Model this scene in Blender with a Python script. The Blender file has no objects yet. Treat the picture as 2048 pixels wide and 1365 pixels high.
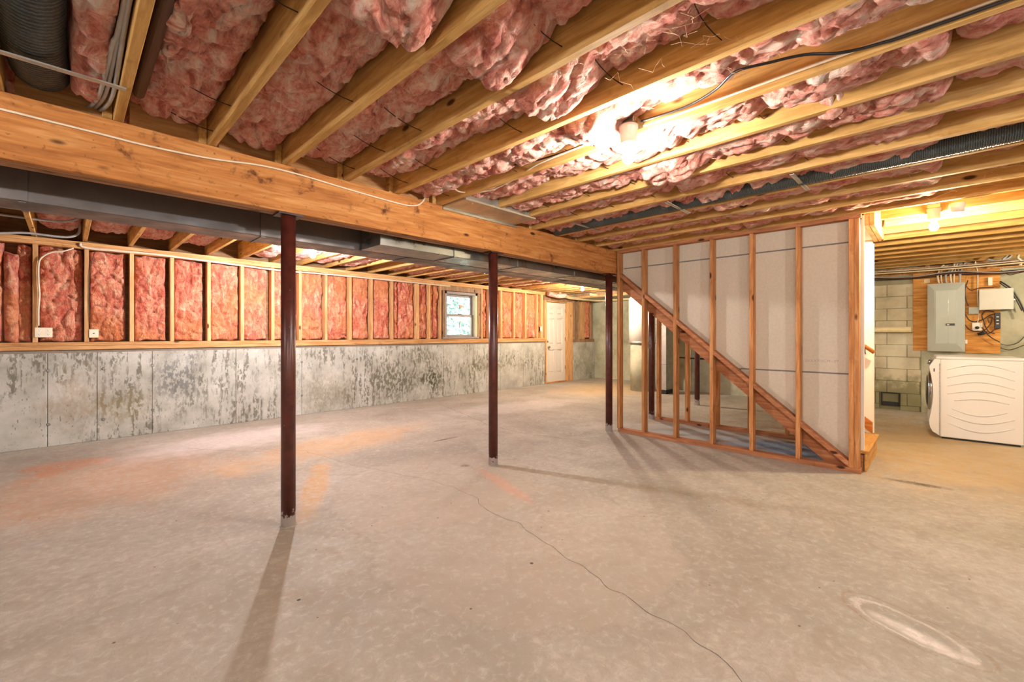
import bpy, bmesh, math, random
from mathutils import Vector, Matrix, noise
random.seed(7)
S = bpy.context.scene
COL = S.collection

# ------------------------------------------------------------------ camera, world, exposure
F, HZ, YAW, EYE = 869.2, 669.5, math.radians(44.36), 1.25
cam = bpy.data.cameras.new('camera'); camo = bpy.data.objects.new('camera', cam); COL.objects.link(camo)
cam.sensor_width = 36; cam.lens = 36 * F / 2048; cam.clip_start = 0.02
cam.shift_y = -(682.5 - HZ) / 2048
camo.location = (0, 0, EYE); camo.rotation_euler = (math.radians(90), 0, YAW - math.radians(90))
S.camera = camo
S.view_settings.view_transform = 'Standard'; S.view_settings.look = 'None'
S.view_settings.gamma = 1; S.view_settings.use_curve_mapping = False
S.view_settings.exposure = 0.72
S.cycles.max_bounces = 10; S.cycles.diffuse_bounces = 6
S.cycles.sample_clamp_indirect = 8

w = bpy.data.worlds.new('sky'); S.world = w; w.use_nodes = True
wn = w.node_tree.nodes; wl = w.node_tree.links
bg = wn['Background']; sky = wn.new('ShaderNodeTexSky'); sky.sky_type = 'NISHITA'
sky.sun_elevation = math.radians(50); sky.sun_rotation = math.radians(200); sky.sun_disc = False; sky.air_density = 1.2; sky.dust_density = 4
wl.new(sky.outputs[0], bg.inputs[0]); bg.inputs[1].default_value = 0.9

BULBS = [  # location of the glowing bulb, watts, light colour: bare bulbs (the last four are unseen, added to fill the room with light)
    ((2.08, 1.17, 2.205), 38, (1, .94, .86)),
    ((2.06, 5.36, 2.215), 150, (1, .97, 1)),
    ((7.55, 5.32, 2.215), 140, (1, .89, .70)),
    ((5.36, 0.02, 2.215), 85, (1, .83, .54)),
    ((-1.3, -1.6, 2.19), 95, (1, .95, .90)),
    ((2.0, -2.6, 2.19), 80, (.93, .96, 1)),
    ((-1.6, 2.2, 2.19), 28, (.97, .96, 1)),
    ((8.3, -2.2, 2.19), 65, (1, .86, .62)),
]
BULB_AREA = .0135

# ------------------------------------------------------------------ small helpers
def srgb(r, g, b):
    f = lambda v: (v / 255 / 12.92) if v / 255 <= 0.04045 else ((v / 255 + 0.055) / 1.055) ** 2.4
    return (f(r), f(g), f(b), 1)
fwd = Vector((math.cos(YAW), math.sin(YAW), 0)); rgt = Vector((math.sin(YAW), -math.cos(YAW), 0))
def ray(x, y): return fwd + rgt * ((x - 1024) / F) + Vector((0, 0, (HZ - y) / F))
def atz(x, y, z): d = ray(x, y); return Vector((0, 0, EYE)) + d * ((z - EYE) / d.z)
def atx(x, y, X): d = ray(x, y); return Vector((0, 0, EYE)) + d * (X / d.x)
def aty(x, y, Y): d = ray(x, y); return Vector((0, 0, EYE)) + d * (Y / d.y)

class MB:
    def __init__(s): s.v = []; s.f = []; s.sm = []
    def quad(s, a, b, c, d): n = len(s.v); s.v += [a, b, c, d]; s.f.append((n, n + 1, n + 2, n + 3)); s.sm.append(False)
    def box(s, lo, hi, bev=0):
        x0, y0, z0 = lo; x1, y1, z1 = hi; n = len(s.v)
        if bev <= 0:
            s.v += [(x0, y0, z0), (x1, y0, z0), (x1, y1, z0), (x0, y1, z0), (x0, y0, z1), (x1, y0, z1), (x1, y1, z1), (x0, y1, z1)]
            s.f += [tuple(n + i for i in q) for q in ((0, 3, 2, 1), (4, 5, 6, 7), (0, 1, 5, 4), (1, 2, 6, 5), (2, 3, 7, 6), (3, 0, 4, 7))]
            s.sm += [False] * 6
        else:
            bm = bmesh.new(); bmesh.ops.create_cube(bm, size=1)
            for v in bm.verts: v.co = Vector(((x0 + x1) / 2 + v.co.x * (x1 - x0), (y0 + y1) / 2 + v.co.y * (y1 - y0), (z0 + z1) / 2 + v.co.z * (z1 - z0)))
            bmesh.ops.bevel(bm, geom=bm.edges[:], offset=bev, segments=1, affect='EDGES')
            s.addbm(bm, False)
        return s
    def addbm(s, bm, smooth):
        n = len(s.v); bm.verts.index_update()
        s.v += [tuple(v.co) for v in bm.verts]
        for f in bm.faces: s.f.append(tuple(n + v.index for v in f.verts)); s.sm.append(smooth)
        bm.free()
    def prism(s, pts, axis, a, b):  # polygon pts in the two other axes, extruded a..b along axis
        def mk(p, t):
            if axis == 0: return (t, p[0], p[1])
            if axis == 1: return (p[0], t, p[1])
            return (p[0], p[1], t)
        n = len(s.v); k = len(pts)
        s.v += [mk(p, a) for p in pts] + [mk(p, b) for p in pts]
        s.f += [tuple(n + i for i in range(k))[::-1], tuple(n + k + i for i in range(k))]
        s.f += [(n + i, n + (i + 1) % k, n + k + (i + 1) % k, n + k + i) for i in range(k)]
        s.sm += [False] * (k + 2)
        return s
    def tube(s, pts, r, seg=8, cap=True, rf=None):
        pts = [Vector(p) for p in pts]; n = len(s.v); m = len(pts)
        up = Vector((0, 0, 1)); last = None
        for i, p in enumerate(pts):
            t = (pts[min(i + 1, m - 1)] - pts[max(i - 1, 0)]).normalized()
            if last is None:
                a = t.cross(up)
                if a.length < 1e-3: a = t.cross(Vector((1, 0, 0)))
                a.normalize()
            else:
                a = (last - t * last.dot(t)).normalized()
            last = a; b = t.cross(a)
            rr = rf(i) if rf else r
            for k in range(seg):
                th = 2 * math.pi * k / seg
                s.v.append(tuple(p + (a * math.cos(th) + b * math.sin(th)) * rr))
        for i in range(m - 1):
            for k in range(seg):
                q = n + i * seg; s.f.append((q + k, q + (k + 1) % seg, q + seg + (k + 1) % seg, q + seg + k)); s.sm.append(True)
        if cap:
            s.f.append(tuple(n + k for k in range(seg))[::-1]); s.sm.append(False)
            s.f.append(tuple(n + (m - 1) * seg + k for k in range(seg))); s.sm.append(False)
        return s
    def lathe(s, prof, org, axis=(0, 0, 1), seg=24):  # prof: (r, h)
        ax = Vector(axis).normalized(); a = ax.orthogonal().normalized(); b = ax.cross(a); o = Vector(org); n = len(s.v)
        for r, h in prof:
            for k in range(seg):
                th = 2 * math.pi * k / seg; s.v.append(tuple(o + ax * h + (a * math.cos(th) + b * math.sin(th)) * max(r, 1e-4)))
        for i in range(len(prof) - 1):
            for k in range(seg):
                q = n + i * seg; s.f.append((q + k, q + (k + 1) % seg, q + seg + (k + 1) % seg, q + seg + k)); s.sm.append(True)
        s.f.append(tuple(n + k for k in range(seg))[::-1]); s.sm.append(False)
        s.f.append(tuple(n + (len(prof) - 1) * seg + k for k in range(seg))); s.sm.append(False)
        return s
    def mesh(s, name):
        me = bpy.data.meshes.new(name); me.from_pydata(s.v, [], s.f); me.polygons.foreach_set('use_smooth', s.sm)
        bm = bmesh.new(); bm.from_mesh(me); bmesh.ops.recalc_face_normals(bm, faces=bm.faces[:]); bm.to_mesh(me); bm.free()
        me.update(); return me
    def obj(s, name, mat, parent=None, label=None, cat=None, group=None, kind=None, mx=None):
        me = s.mesh(name); me.materials.append(mat)
        return link(name, me, parent, label, cat, group, kind, mx)
def link(name, me, parent=None, label=None, cat=None, group=None, kind=None, mx=None):
    o = bpy.data.objects.new(name, me); COL.objects.link(o)
    if mx is not None: o.matrix_basis = mx
    if parent is not None: o.parent = parent
    for k, v in (('label', label), ('category', cat), ('group', group), ('kind', kind)):
        if v: o[k] = v
    return o
def thing(name, label, cat, loc=(0, 0, 0), group=None, kind=None):
    o = link(name, None, None, label, cat, group, kind); o.location = loc; o.empty_display_size = .1; return o
def T(v): return Matrix.Translation(Vector(v))

# ------------------------------------------------------------------ materials
class NM:
    def __init__(s, name):
        s.m = bpy.data.materials.new(name); s.m.use_nodes = True; s.t = s.m.node_tree; s.t.nodes.clear()
        s.out = s.n('ShaderNodeOutputMaterial'); s.b = s.n('ShaderNodeBsdfPrincipled'); s.l(s.b.outputs[0], s.out.inputs[0])
        s.tc = s.n('ShaderNodeTexCoord')
    def n(s, t, **k):
        q = s.t.nodes.new(t)
        for a, v in k.items(): setattr(q, a, v)
        return q
    def l(s, a, b): s.t.links.new(a, b)
    def val(s, sock, v):
        if isinstance(v, bpy.types.NodeSocket): s.l(v, sock)
        else: sock.default_value = v
    def mapv(s, scale=(1, 1, 1), rnd=False, loc=(0, 0, 0), world=False):
        mp = s.n('ShaderNodeMapping'); mp.inputs['Scale'].default_value = scale; mp.inputs['Location'].default_value = loc
        if world: src = s.n('ShaderNodeNewGeometry').outputs['Position']
        else: src = s.tc.outputs['Object']
        if rnd:
            oi = s.n('ShaderNodeObjectInfo'); ad = s.n('ShaderNodeVectorMath', operation='MULTIPLY_ADD')
            cb = s.n('ShaderNodeCombineXYZ')
            for i in range(3): s.l(oi.outputs['Random'], cb.inputs[i])
            s.l(cb.outputs[0], ad.inputs[0]); ad.inputs[1].default_value = (37, 91, 53); s.l(src, ad.inputs[2]); src = ad.outputs[0]
        s.l(src, mp.inputs[0]); return mp.outputs[0]
    def noise(s, vec, scale, detail=4, rough=.55, dist=0):
        q = s.n('ShaderNodeTexNoise'); s.l(vec, q.inputs['Vector']); q.inputs['Scale'].default_value = scale
        q.inputs['Detail'].default_value = detail; q.inputs['Roughness'].default_value = rough; q.inputs['Distortion'].default_value = dist
        return q.outputs[0]
    def vor(s, vec, scale, feat='F1'):
        q = s.n('ShaderNodeTexVoronoi', feature=feat); s.l(vec, q.inputs['Vector']); q.inputs['Scale'].default_value = scale; return q.outputs['Distance']
    def ramp(s, fac, stops):
        q = s.n('ShaderNodeValToRGB'); e = q.color_ramp.elements
        while len(e) < len(stops): e.new(.5)
        for i, (p, c) in enumerate(stops): e[i].position = p; e[i].color = c if not isinstance(c, (int, float)) else (c, c, c, 1)
        s.l(fac, q.inputs[0]); return q.outputs[0]
    def mix(s, f, a, b, mode='MIX'):
        q = s.n('ShaderNodeMix', data_type='RGBA', blend_type=mode); s.val(q.inputs[0], f); s.val(q.inputs[6], a); s.val(q.inputs[7], b); return q.outputs[2]
    def math(s, op, a, b=0, c=0):
        q = s.n('ShaderNodeMath', operation=op); s.val(q.inputs[0], a); s.val(q.inputs[1], b)
        if op in ('MULTIPLY_ADD', 'SMOOTH_MIN'): s.val(q.inputs[2], c)
        return q.outputs[0]
    def rng(s, v, a, b, c=0, d=1):
        q = s.n('ShaderNodeMapRange', interpolation_type='SMOOTHSTEP'); s.l(v, q.inputs[0])
        for i, x in enumerate((a, b, c, d)): q.inputs[i + 1].default_value = x
        return q.outputs[0]
    def bump(s, h, strength=.5, dist=.01, prev=None):
        q = s.n('ShaderNodeBump'); q.inputs['Strength'].default_value = strength; q.inputs['Distance'].default_value = dist; s.l(h, q.inputs['Height'])
        if prev is not None: s.l(prev, q.inputs['Normal'])
        return q.outputs[0]
    def fin(s, col, rough=.8, metal=0, normal=None, spec=None, **k):
        s.val(s.b.inputs['Base Color'], col); s.val(s.b.inputs['Roughness'], rough); s.val(s.b.inputs['Metallic'], metal)
        if normal is not None: s.l(normal, s.b.inputs['Normal'])
        if spec is not None: s.b.inputs['Specular IOR Level'].default_value = spec
        for a, v in k.items(): s.val(s.b.inputs[a.replace('_', ' ')], v)
        return s.m

def wood(name, dark, mid, light, axis=0, rnd=True, stain=0.0, rough=.7, knots=True):
    m = NM(name)
    sc = [9, 9, 9]; sc[axis] = .9
    v = m.mapv(tuple(sc), rnd)
    g = m.noise(v, 3.2, 6, .6, .6)
    sc2 = [60, 60, 60]; sc2[axis] = 2.5
    fine = m.noise(m.mapv(tuple(sc2), rnd), 2.5, 3, .6)
    col = m.ramp(g, [(.28, dark), (.5, mid), (.75, light)])
    col = m.mix(m.rng(fine, .35, .75, 0, .35), col, dark)
    if rnd:
        oi = m.n('ShaderNodeObjectInfo'); hsv = m.n('ShaderNodeHueSaturation'); m.l(col, hsv.inputs['Color'])
        q = m.n('ShaderNodeMapRange'); m.l(oi.outputs['Random'], q.inputs[0]); q.inputs[3].default_value = .82; q.inputs[4].default_value = 1.15
        m.l(q.outputs[0], hsv.inputs['Value']); col = hsv.outputs[0]
    if knots:
        ks = [6.5, 6.5, 6.5]; ks[axis] = 2.6
        kv = m.vor(m.mapv(tuple(ks), rnd), 1.0)
        col = m.mix(m.rng(kv, .13, .06), col, (dark[0] * .22, dark[1] * .16, dark[2] * .15, 1))
    if stain:
        sv = m.mapv((1, 1, 1), rnd)
        st = m.noise(sv, 7, 7, .65, .3)
        col = m.mix(m.rng(st, .56, .72, 0, stain), col, (dark[0] * .3, dark[1] * .22, dark[2] * .2, 1))
        sp = m.noise(sv, 45, 3, .5)
        col = m.mix(m.rng(sp, .66, .76, 0, stain * .55), col, (dark[0] * .2, dark[1] * .15, dark[2] * .12, 1))
    return m.fin(col, rough, 0, m.bump(fine, .25, .002), .25)

W_JOIST = wood('joist_lumber', srgb(164, 120, 64), srgb(202, 158, 92), srgb(228, 190, 128), 1, True, .3)
W_BEAM = wood('beam_lumber', srgb(142, 86, 42), srgb(186, 122, 64), srgb(210, 154, 94), 0, False, 1.0)
W_PLY2 = wood('beam_underside_ply', srgb(128, 88, 60), srgb(168, 124, 90), srgb(196, 152, 116), 0, True, .4)
W_STUDZ = wood('stud_lumber', srgb(180, 128, 78), srgb(212, 164, 112), srgb(232, 192, 144), 2)
W_STAIRSTUD = wood('stair_stud_lumber', srgb(146, 92, 54), srgb(184, 126, 76), srgb(212, 160, 106), 2, True, .35)
W_PLATE = wood('plate_lumber', srgb(168, 112, 64), srgb(204, 154, 100), srgb(228, 188, 134), 0, True, .3)
W_STAIRPLATE = wood('stair_plate_lumber', srgb(136, 84, 54), srgb(172, 112, 74), srgb(200, 144, 102), 1, True, .35)
W_OLD = wood('old_frame_lumber', srgb(128, 92, 64), srgb(160, 124, 92), srgb(190, 156, 122), 2, True, .5)
W_PLYWOOD = wood('plywood', srgb(168, 104, 46), srgb(206, 146, 74), srgb(228, 178, 108), 1, True, .2, knots=False)
W_RAIL = wood('handrail_wood', srgb(150, 88, 36), srgb(182, 112, 50), srgb(204, 138, 72), 1, False, 0, .4, False)
W_TREAD = wood('tread_board', srgb(180, 122, 58), srgb(212, 158, 88), srgb(228, 184, 116), 0, True, .4)

def pinkmat(name, deep, mid, pale, cream, warm=0.0):
    m = NM(name)
    v = m.mapv((1, 1, 1), True)
    vs = m.mapv((1.0, 2.6, 2.0), True)
    a = m.noise(vs, 5, 8, .62, .9)
    b = m.noise(v, 14, 8, .68, 1.4)
    c = m.noise(vs, 38, 6, .7, .8)
    big = m.noise(v, 1.7, 3, .5)
    mixn = m.math('MULTIPLY_ADD', a, .62, m.math('MULTIPLY_ADD', b, .38, m.math('MULTIPLY', c, .15)))
    col = m.ramp(mixn, [(.46, deep), (.56, mid), (.64, pale), (.74, cream)])  # fibre tones; the ramp also paints in crease shade and pale highlights
    if warm: col = m.mix(m.rng(big, .42, .62, 0, warm), col, srgb(222, 140, 70), 'MIX')
    bp = m.bump(a, .9, .06); bp = m.bump(b, .85, .026, bp); bp = m.bump(c, .6, .006, bp)
    return m.fin(col, 1.0, 0, bp, .05, Sheen_Weight=.25, Sheen_Roughness=.6)
PINK = pinkmat('ceiling_fibreglass', srgb(192, 92, 76), srgb(236, 154, 134), srgb(248, 202, 182), srgb(254, 238, 224))
PINKW = pinkmat('wall_fibreglass', srgb(184, 78, 58), srgb(226, 124, 94), srgb(240, 168, 132), srgb(250, 214, 180), .5)

def concrete_wall():
    m = NM('poured_concrete')
    v = m.mapv((1, 1, 1), world=True)
    base = m.noise(v, 3, 8, .6)
    col = m.ramp(base, [(.3, srgb(152, 149, 138)), (.55, srgb(184, 182, 172)), (.75, srgb(204, 202, 195))])
    vs = m.mapv((7, 7, 1.1), world=True)
    streak = m.noise(vs, 2.2, 7, .65, .4)
    spots = m.noise(m.mapv((1, 1, .55), world=True), 26, 5, .6)
    blotch = m.noise(m.mapv((1, 1, 1), world=True, loc=(2.3, 0, .4)), 1.15, 3, .5)
    gray = srgb(104, 100, 88)
    k = m.math('MULTIPLY', m.rng(streak, .46, .58), m.rng(blotch, .40, .56))
    k = m.math('MULTIPLY', k, m.rng(spots, .44, .52))
    chips = m.noise(m.mapv((1, 1, .4), world=True), 60, 4, .6)
    k = m.math('MAXIMUM', k, m.math('MULTIPLY', m.rng(chips, .62, .66), m.rng(streak, .38, .5)))
    col = m.mix(m.math('MULTIPLY', k, .85), col, gray)
    # damp, mouldy patches: position along the wall (x), height (z)
    geo = m.n('ShaderNodeNewGeometry'); sx = m.n('ShaderNodeSeparateXYZ'); m.l(geo.outputs['Position'], sx.inputs[0])
    def blob(cx, cz, rx, rz, amt, c):
        nonlocal col
        dx = m.math('MULTIPLY', m.math('SUBTRACT', sx.outputs[0], cx), 1 / rx); dz = m.math('MULTIPLY', m.math('SUBTRACT', sx.outputs[2], cz), 1 / rz)
        d = m.math('SQRT', m.math('ADD', m.math('MULTIPLY', dx, dx), m.math('MULTIPLY', dz, dz)))
        d = m.math('ADD', d, m.math('MULTIPLY', m.math('SUBTRACT', m.noise(m.mapv((1, 1, .6), world=True), 5, 6, .7), .5), 2.0))
        f = m.math('MULTIPLY', m.rng(d, 1.15, .35), m.math('MULTIPLY_ADD', m.rng(spots, .44, .53), .75, .25))
        col = m.mix(m.math('MULTIPLY', f, amt), col, c)
    blob(1.0, .72, .30, .34, .8, srgb(104, 106, 104)); blob(.5, .38, .34, .22, .55, srgb(138, 126, 92)); blob(.05, .5, .3, .4, .35, srgb(150, 122, 86))
    blob(4.15, .42, .75, .38, .8, srgb(86, 82, 64)); blob(5.0, .36, .35, .30, .85, srgb(66, 66, 46)); blob(4.7, .85, .5, .18, .6, srgb(104, 104, 84))
    blob(2.9, .3, .6, .35, .4, srgb(128, 120, 92)); blob(6.6, .55, 1.2, .14, .5, srgb(112, 108, 78)); blob(10.2, .5, .8, .5, .4, srgb(138, 136, 104))
    pores = m.vor(v, 70)
    bp = m.bump(base, .25, .01); bp = m.bump(spots, .3, .004, bp)
    return m.fin(col, .85, 0, bp, .2)
CONC = concrete_wall()

def plainconc(name, a, b, c, low_tone=None):
    m = NM(name); v = m.mapv((1, 1, 1), world=True)
    n1 = m.noise(v, 2.5, 8, .6); n2 = m.noise(v, 30, 4, .6)
    col = m.ramp(n1, [(.3, a), (.55, b), (.75, c)])
    col = m.mix(m.rng(n2, .6, .7, 0, .35), col, a)
    if low_tone:
        geo = m.n('ShaderNodeNewGeometry'); sx = m.n('ShaderNodeSeparateXYZ'); m.l(geo.outputs['Position'], sx.inputs[0])
        h = m.math('ADD', sx.outputs[2], m.math('MULTIPLY', m.math('SUBTRACT', m.noise(v, 6, 6, .7), .5), .9))
        col = m.mix(m.rng(h, .62, .30, 0, .75), col, low_tone)  # darker olive tone towards the floor, with an uneven edge
    return m.fin(col, .9, 0, m.bump(n2, .35, .004), .2)
FARC = plainconc('far_wall_concrete', srgb(144, 142, 120), srgb(178, 176, 152), srgb(198, 196, 174))
BLOCK = plainconc('cinder_block', srgb(172, 162, 136), srgb(202, 194, 168), srgb(216, 209, 186), srgb(112, 110, 74))
MORTAR = plainconc('mortar', srgb(134, 128, 104), srgb(156, 150, 124), srgb(170, 164, 138), srgb(96, 94, 66))
ROOMC = plainconc('room_concrete', srgb(176, 172, 158), srgb(196, 192, 178), srgb(210, 206, 194))

def floormat():
    m = NM('floor_concrete'); v = m.mapv((1, 1, 1), world=True)
    n1 = m.noise(v, .9, 6, .55, .6); n2 = m.noise(v, 5, 8, .65, .5); n3 = m.noise(v, 60, 4, .6)
    col = m.ramp(n1, [(.3, srgb(146, 139, 127)), (.5, srgb(165, 158, 145)), (.7, srgb(179, 172, 160))])
    col = m.mix(m.rng(n2, .46, .70, 0, .38), col, srgb(150, 138, 122))
    n4 = m.noise(v, 22, 6, .7, .5); n5 = m.noise(v, 130, 3, .6)
    col = m.mix(m.rng(n4, .46, .66, 0, .38), col, srgb(150, 138, 122)); col = m.mix(m.rng(n4, .50, .32, 0, .3), col, srgb(206, 198, 188)); col = m.mix(m.rng(n5, .5, .7, 0, .3), col, srgb(144, 132, 118))
    # trowel arcs
    wv = m.n('ShaderNodeTexWave', wave_type='RINGS', rings_direction='Z'); m.l(m.mapv((1, 1, 1), loc=(-1.2, 1.0, 0), world=True), wv.inputs['Vector'])
    wv.inputs['Scale'].default_value = .9; wv.inputs['Distortion'].default_value = 9; wv.inputs['Detail'].default_value = 5; wv.inputs['Detail Scale'].default_value = .7
    col = m.mix(m.rng(wv.outputs['Fac'], .82, 1, 0, .07), col, srgb(150, 134, 118))
    sw = m.noise(m.mapv((3, .35, 1), world=True), 6, 6, .7, .4)
    col = m.mix(m.rng(sw, .58, .74, 0, .3), col, srgb(158, 142, 122))
    geo = m.n('ShaderNodeNewGeometry'); sx = m.n('ShaderNodeSeparateXYZ'); m.l(geo.outputs['Position'], sx.inputs[0])
    wob = m.math('MULTIPLY', m.math('SUBTRACT', m.noise(v, 3.2, 8, .68), .5), 1.5)
    def dist(cx, cy, rx, ry, ang=0, wb=1.0):
        ca, sa = math.cos(ang), math.sin(ang)
        dx = m.math('SUBTRACT', sx.outputs[0], cx); dy = m.math('SUBTRACT', sx.outputs[1], cy)
        u = m.math('ADD', m.math('MULTIPLY', dx, ca / rx), m.math('MULTIPLY', dy, sa / rx)); vv = m.math('ADD', m.math('MULTIPLY', dx, -sa / ry), m.math('MULTIPLY', dy, ca / ry))
        d = m.math('SQRT', m.math('ADD', m.math('MULTIPLY', u, u), m.math('MULTIPLY', vv, vv)))
        return m.math('MULTIPLY_ADD', wob, wb, d)
    def blob(c, amt, *a, lo=1.1, hi=.4):
        nonlocal col
        col = m.mix(m.math('MULTIPLY', m.rng(dist(*a), lo, hi, 0, amt), m.rng(n4, .3, .62, .35, 1.15)), col, c)
    def ring(c, amt, *a, wd=.03):
        nonlocal col
        d = m.math('ABSOLUTE', m.math('SUBTRACT', dist(*a), 1))
        col = m.mix(m.math('MULTIPLY', m.rng(d, wd, wd * .2, 0, amt), m.rng(n4, .35, .6, .2, 1.2)), col, c)
    ring(srgb(138, 120, 104), .16, 2.2, 3.0, .95, .8, .3, .35, wd=.02); ring(srgb(138, 120, 104), .12, 2.0, 1.9, .9, 1.0, 0, .3, wd=.018); ring(srgb(138, 120, 104), .12, .8, 4.4, 1.0, .8, .2, .4, wd=.02)
    ring(srgb(130, 114, 98), .14, 3.2, 1.6, 1.3, .9, .5, .3, wd=.015); ring(srgb(120, 104, 88), .2, 2.7, 3.3, .4, .3, .3, .5, wd=.05)
    blob(srgb(174, 158, 140), .35, 2.2, 3.0, .95, .8, .3, .35, lo=1.0, hi=.93); blob(srgb(178, 162, 146), .25, 2.0, 1.9, .9, 1.0, 0, .3, lo=1.0, hi=.93)
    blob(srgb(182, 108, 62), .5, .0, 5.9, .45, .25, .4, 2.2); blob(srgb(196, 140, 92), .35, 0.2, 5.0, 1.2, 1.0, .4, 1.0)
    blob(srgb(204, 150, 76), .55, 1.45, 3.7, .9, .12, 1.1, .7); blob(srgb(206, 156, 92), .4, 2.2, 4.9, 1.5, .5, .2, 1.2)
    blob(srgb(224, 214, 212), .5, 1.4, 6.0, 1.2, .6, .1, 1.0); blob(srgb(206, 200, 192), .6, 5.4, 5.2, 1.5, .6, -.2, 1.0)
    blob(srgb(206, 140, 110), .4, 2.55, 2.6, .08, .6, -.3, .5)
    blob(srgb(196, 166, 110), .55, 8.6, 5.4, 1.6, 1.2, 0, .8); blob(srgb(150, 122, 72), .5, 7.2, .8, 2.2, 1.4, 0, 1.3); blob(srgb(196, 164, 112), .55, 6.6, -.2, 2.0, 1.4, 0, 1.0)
    blob(srgb(92, 76, 62), .8, 4.97, .12, .06, .26, .05, .6); blob(srgb(84, 70, 58), .8, 3.15, 4.19, .22, .03, 0, .5); blob(srgb(100, 86, 74), .6, 2.646, 3.214, .06, .05, 0, .3)
    # white dried spill with a brown outline
    ring(srgb(150, 124, 96), .5, 2.52, .09, .26, .125, 1.15, .45, wd=.05); blob(srgb(222, 214, 206), .8, 2.47, .07, .05, .19, -.38, 1.0, lo=1.1, hi=.3)
    ring(srgb(222, 214, 206), .45, 2.52, .10, .20, .09, 1.15, .8, wd=.13)
    # blue dust under the stair
    blob(srgb(96, 142, 186), .75, 5.5, 1.1, .45, .75, 0, 1.2); blob(srgb(178, 190, 200), .5, 5.5, 2.2, .5, .9, 0, 1.2)
    # dark specks
    sp = m.vor(v, 6.5); col = m.mix(m.rng(sp, .045, .03, 0, .8), col, srgb(78, 64, 54))
    sp2 = m.vor(m.mapv((1, 1, 1), world=True, loc=(3, 5, 0)), 2.4); col = m.mix(m.rng(sp2, .028, .02, 0, .85), col, srgb(60, 50, 44))
    bp = m.bump(n2, .12, .01); bp = m.bump(n3, .18, .0025, bp); bp = m.bump(sw, .15, .004, bp)
    return m.fin(col, m.rng(n2, .3, .7, .62, .82), 0, bp, .3)
FLOOR = floormat()

def simple(name, c, rough=.6, metal=0, nscale=20, namt=.15, bump=0, spec=None):
    m = NM(name); v = m.mapv((1, 1, 1), False)
    n = m.noise(v, nscale, 4, .6)
    d = tuple(x * .6 for x in c[:3]) + (1,)
    col = m.mix(m.rng(n, .35, .7, 0, namt * 2), c, d)
    return m.fin(col, rough, metal, m.bump(n, bump, .003) if bump else None, spec)
def metalm(name, c, rough, metal, blot=.4):
    m = NM(name); v = m.mapv((1, 1, 1), False)
    n = m.noise(v, 6, 6, .6); c2 = m.vor(v, 35)
    col = m.mix(m.rng(n, .4, .7, 0, blot), c, tuple(x * .55 for x in c[:3]) + (1,))
    r = m.rng(n, .3, .7, rough - .1, rough + .15)
    return m.fin(col, r, metal, m.bump(c2, .04, .002))
GALV = metalm('galvanised_steel', srgb(188, 184, 174), .38, .85)
GALVD = metalm('dull_galvanised_steel', srgb(150, 150, 146), .33, .95, .1)
DUCT = metalm('grey_trunk_metal', srgb(112, 106, 104), .42, .75, .2)
def flexmat():
    m = NM('black_flex_sleeve'); w = m.n('ShaderNodeTexWave', bands_direction='Y'); m.l(m.mapv((1, 1, 1)), w.inputs['Vector']); w.inputs['Scale'].default_value = 32; w.inputs['Distortion'].default_value = 2.5; w.inputs['Detail'].default_value = 3; w.inputs['Detail Scale'].default_value = 3
    n = m.noise(m.mapv((1, 1, 1)), 9, 5, .6)
    col = m.mix(m.rng(w.outputs['Fac'], .3, .9), srgb(34, 38, 38), srgb(78, 84, 82)); col = m.mix(m.rng(n, .5, .7, 0, .5), col, srgb(92, 98, 96))
    return m.fin(col, .38, .1, m.bump(w.outputs['Fac'], .6, .004))
FLEX = flexmat()
def postmat():
    m = NM('maroon_post_paint'); v = m.mapv((1, 1, 1), True)
    n = m.noise(v, 14, 6, .6); col = m.ramp(n, [(.3, srgb(60, 26, 21)), (.7, srgb(94, 42, 33))])
    sx = m.n('ShaderNodeSeparateXYZ'); m.l(m.tc.outputs['Object'], sx.inputs[0])
    h = m.math('ADD', sx.outputs[2], m.math('MULTIPLY', m.math('SUBTRACT', m.noise(v, 24, 6, .7), .5), .34))
    col = m.mix(m.rng(h, .085, .075), col, srgb(196, 186, 184))
    sp = m.vor(v, 22); col = m.mix(m.rng(sp, .07, .04, 0, .6), col, srgb(190, 160, 150))
    return m.fin(col, .35, 0, m.bump(n, .15, .003), .5)
POST = postmat()
IRON = simple('dark_iron', srgb(62, 30, 24), .45, .2, 20, .3)
BLACKW = simple('black_cable_jacket', srgb(26, 24, 26), .45)
WHITEW = simple('white_cable_jacket', srgb(226, 210, 186), .5)
GREYW = simple('grey_cable_jacket', srgb(168, 166, 164), .5)
BROWNW = simple('brown_cable_jacket', srgb(80, 40, 30), .5)
PORC = simple('white_porcelain', srgb(236, 226, 212), .3)
WIRE = simple('wire_support_steel', srgb(52, 34, 30), .45, .5)
DRYB = simple('drywall_back_paper', srgb(196, 184, 166), .95, 0, 45, .10, .05)
DRYW = simple('drywall_face', srgb(238, 230, 216), .9, 0, 12, .04)
TAPE = simple('drywall_edge_tape', srgb(116, 110, 106), .9)
WHITED = simple('white_door_paint', srgb(218, 208, 196), .45, 0, 8, .03)
BRASS = simple('brass', srgb(160, 126, 70), .3, .8)
STEELH = simple('hinge_steel', srgb(120, 100, 74), .4, .6)
VINYL = simple('window_frame_grey', srgb(150, 136, 130), .6, 0, 18, .2)
JAMBLIT = simple('window_jamb_lit', srgb(214, 200, 158), .7, 0, 18, .1)  # right jamb only: light falling on it is painted into this paler colour
PIPEI = simple('cream_pipe_sleeve', srgb(226, 208, 164), .6, 0, 14, .12)
WASHM = simple('white_enamel', srgb(226, 222, 220), .25, 0, 4, .01, 0, .5)
WASHG = simple('grey_console', srgb(150, 142, 132), .35, 0, 10, .05)
GLASSD = simple('dark_door_glass', srgb(22, 26, 34), .08)
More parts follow.
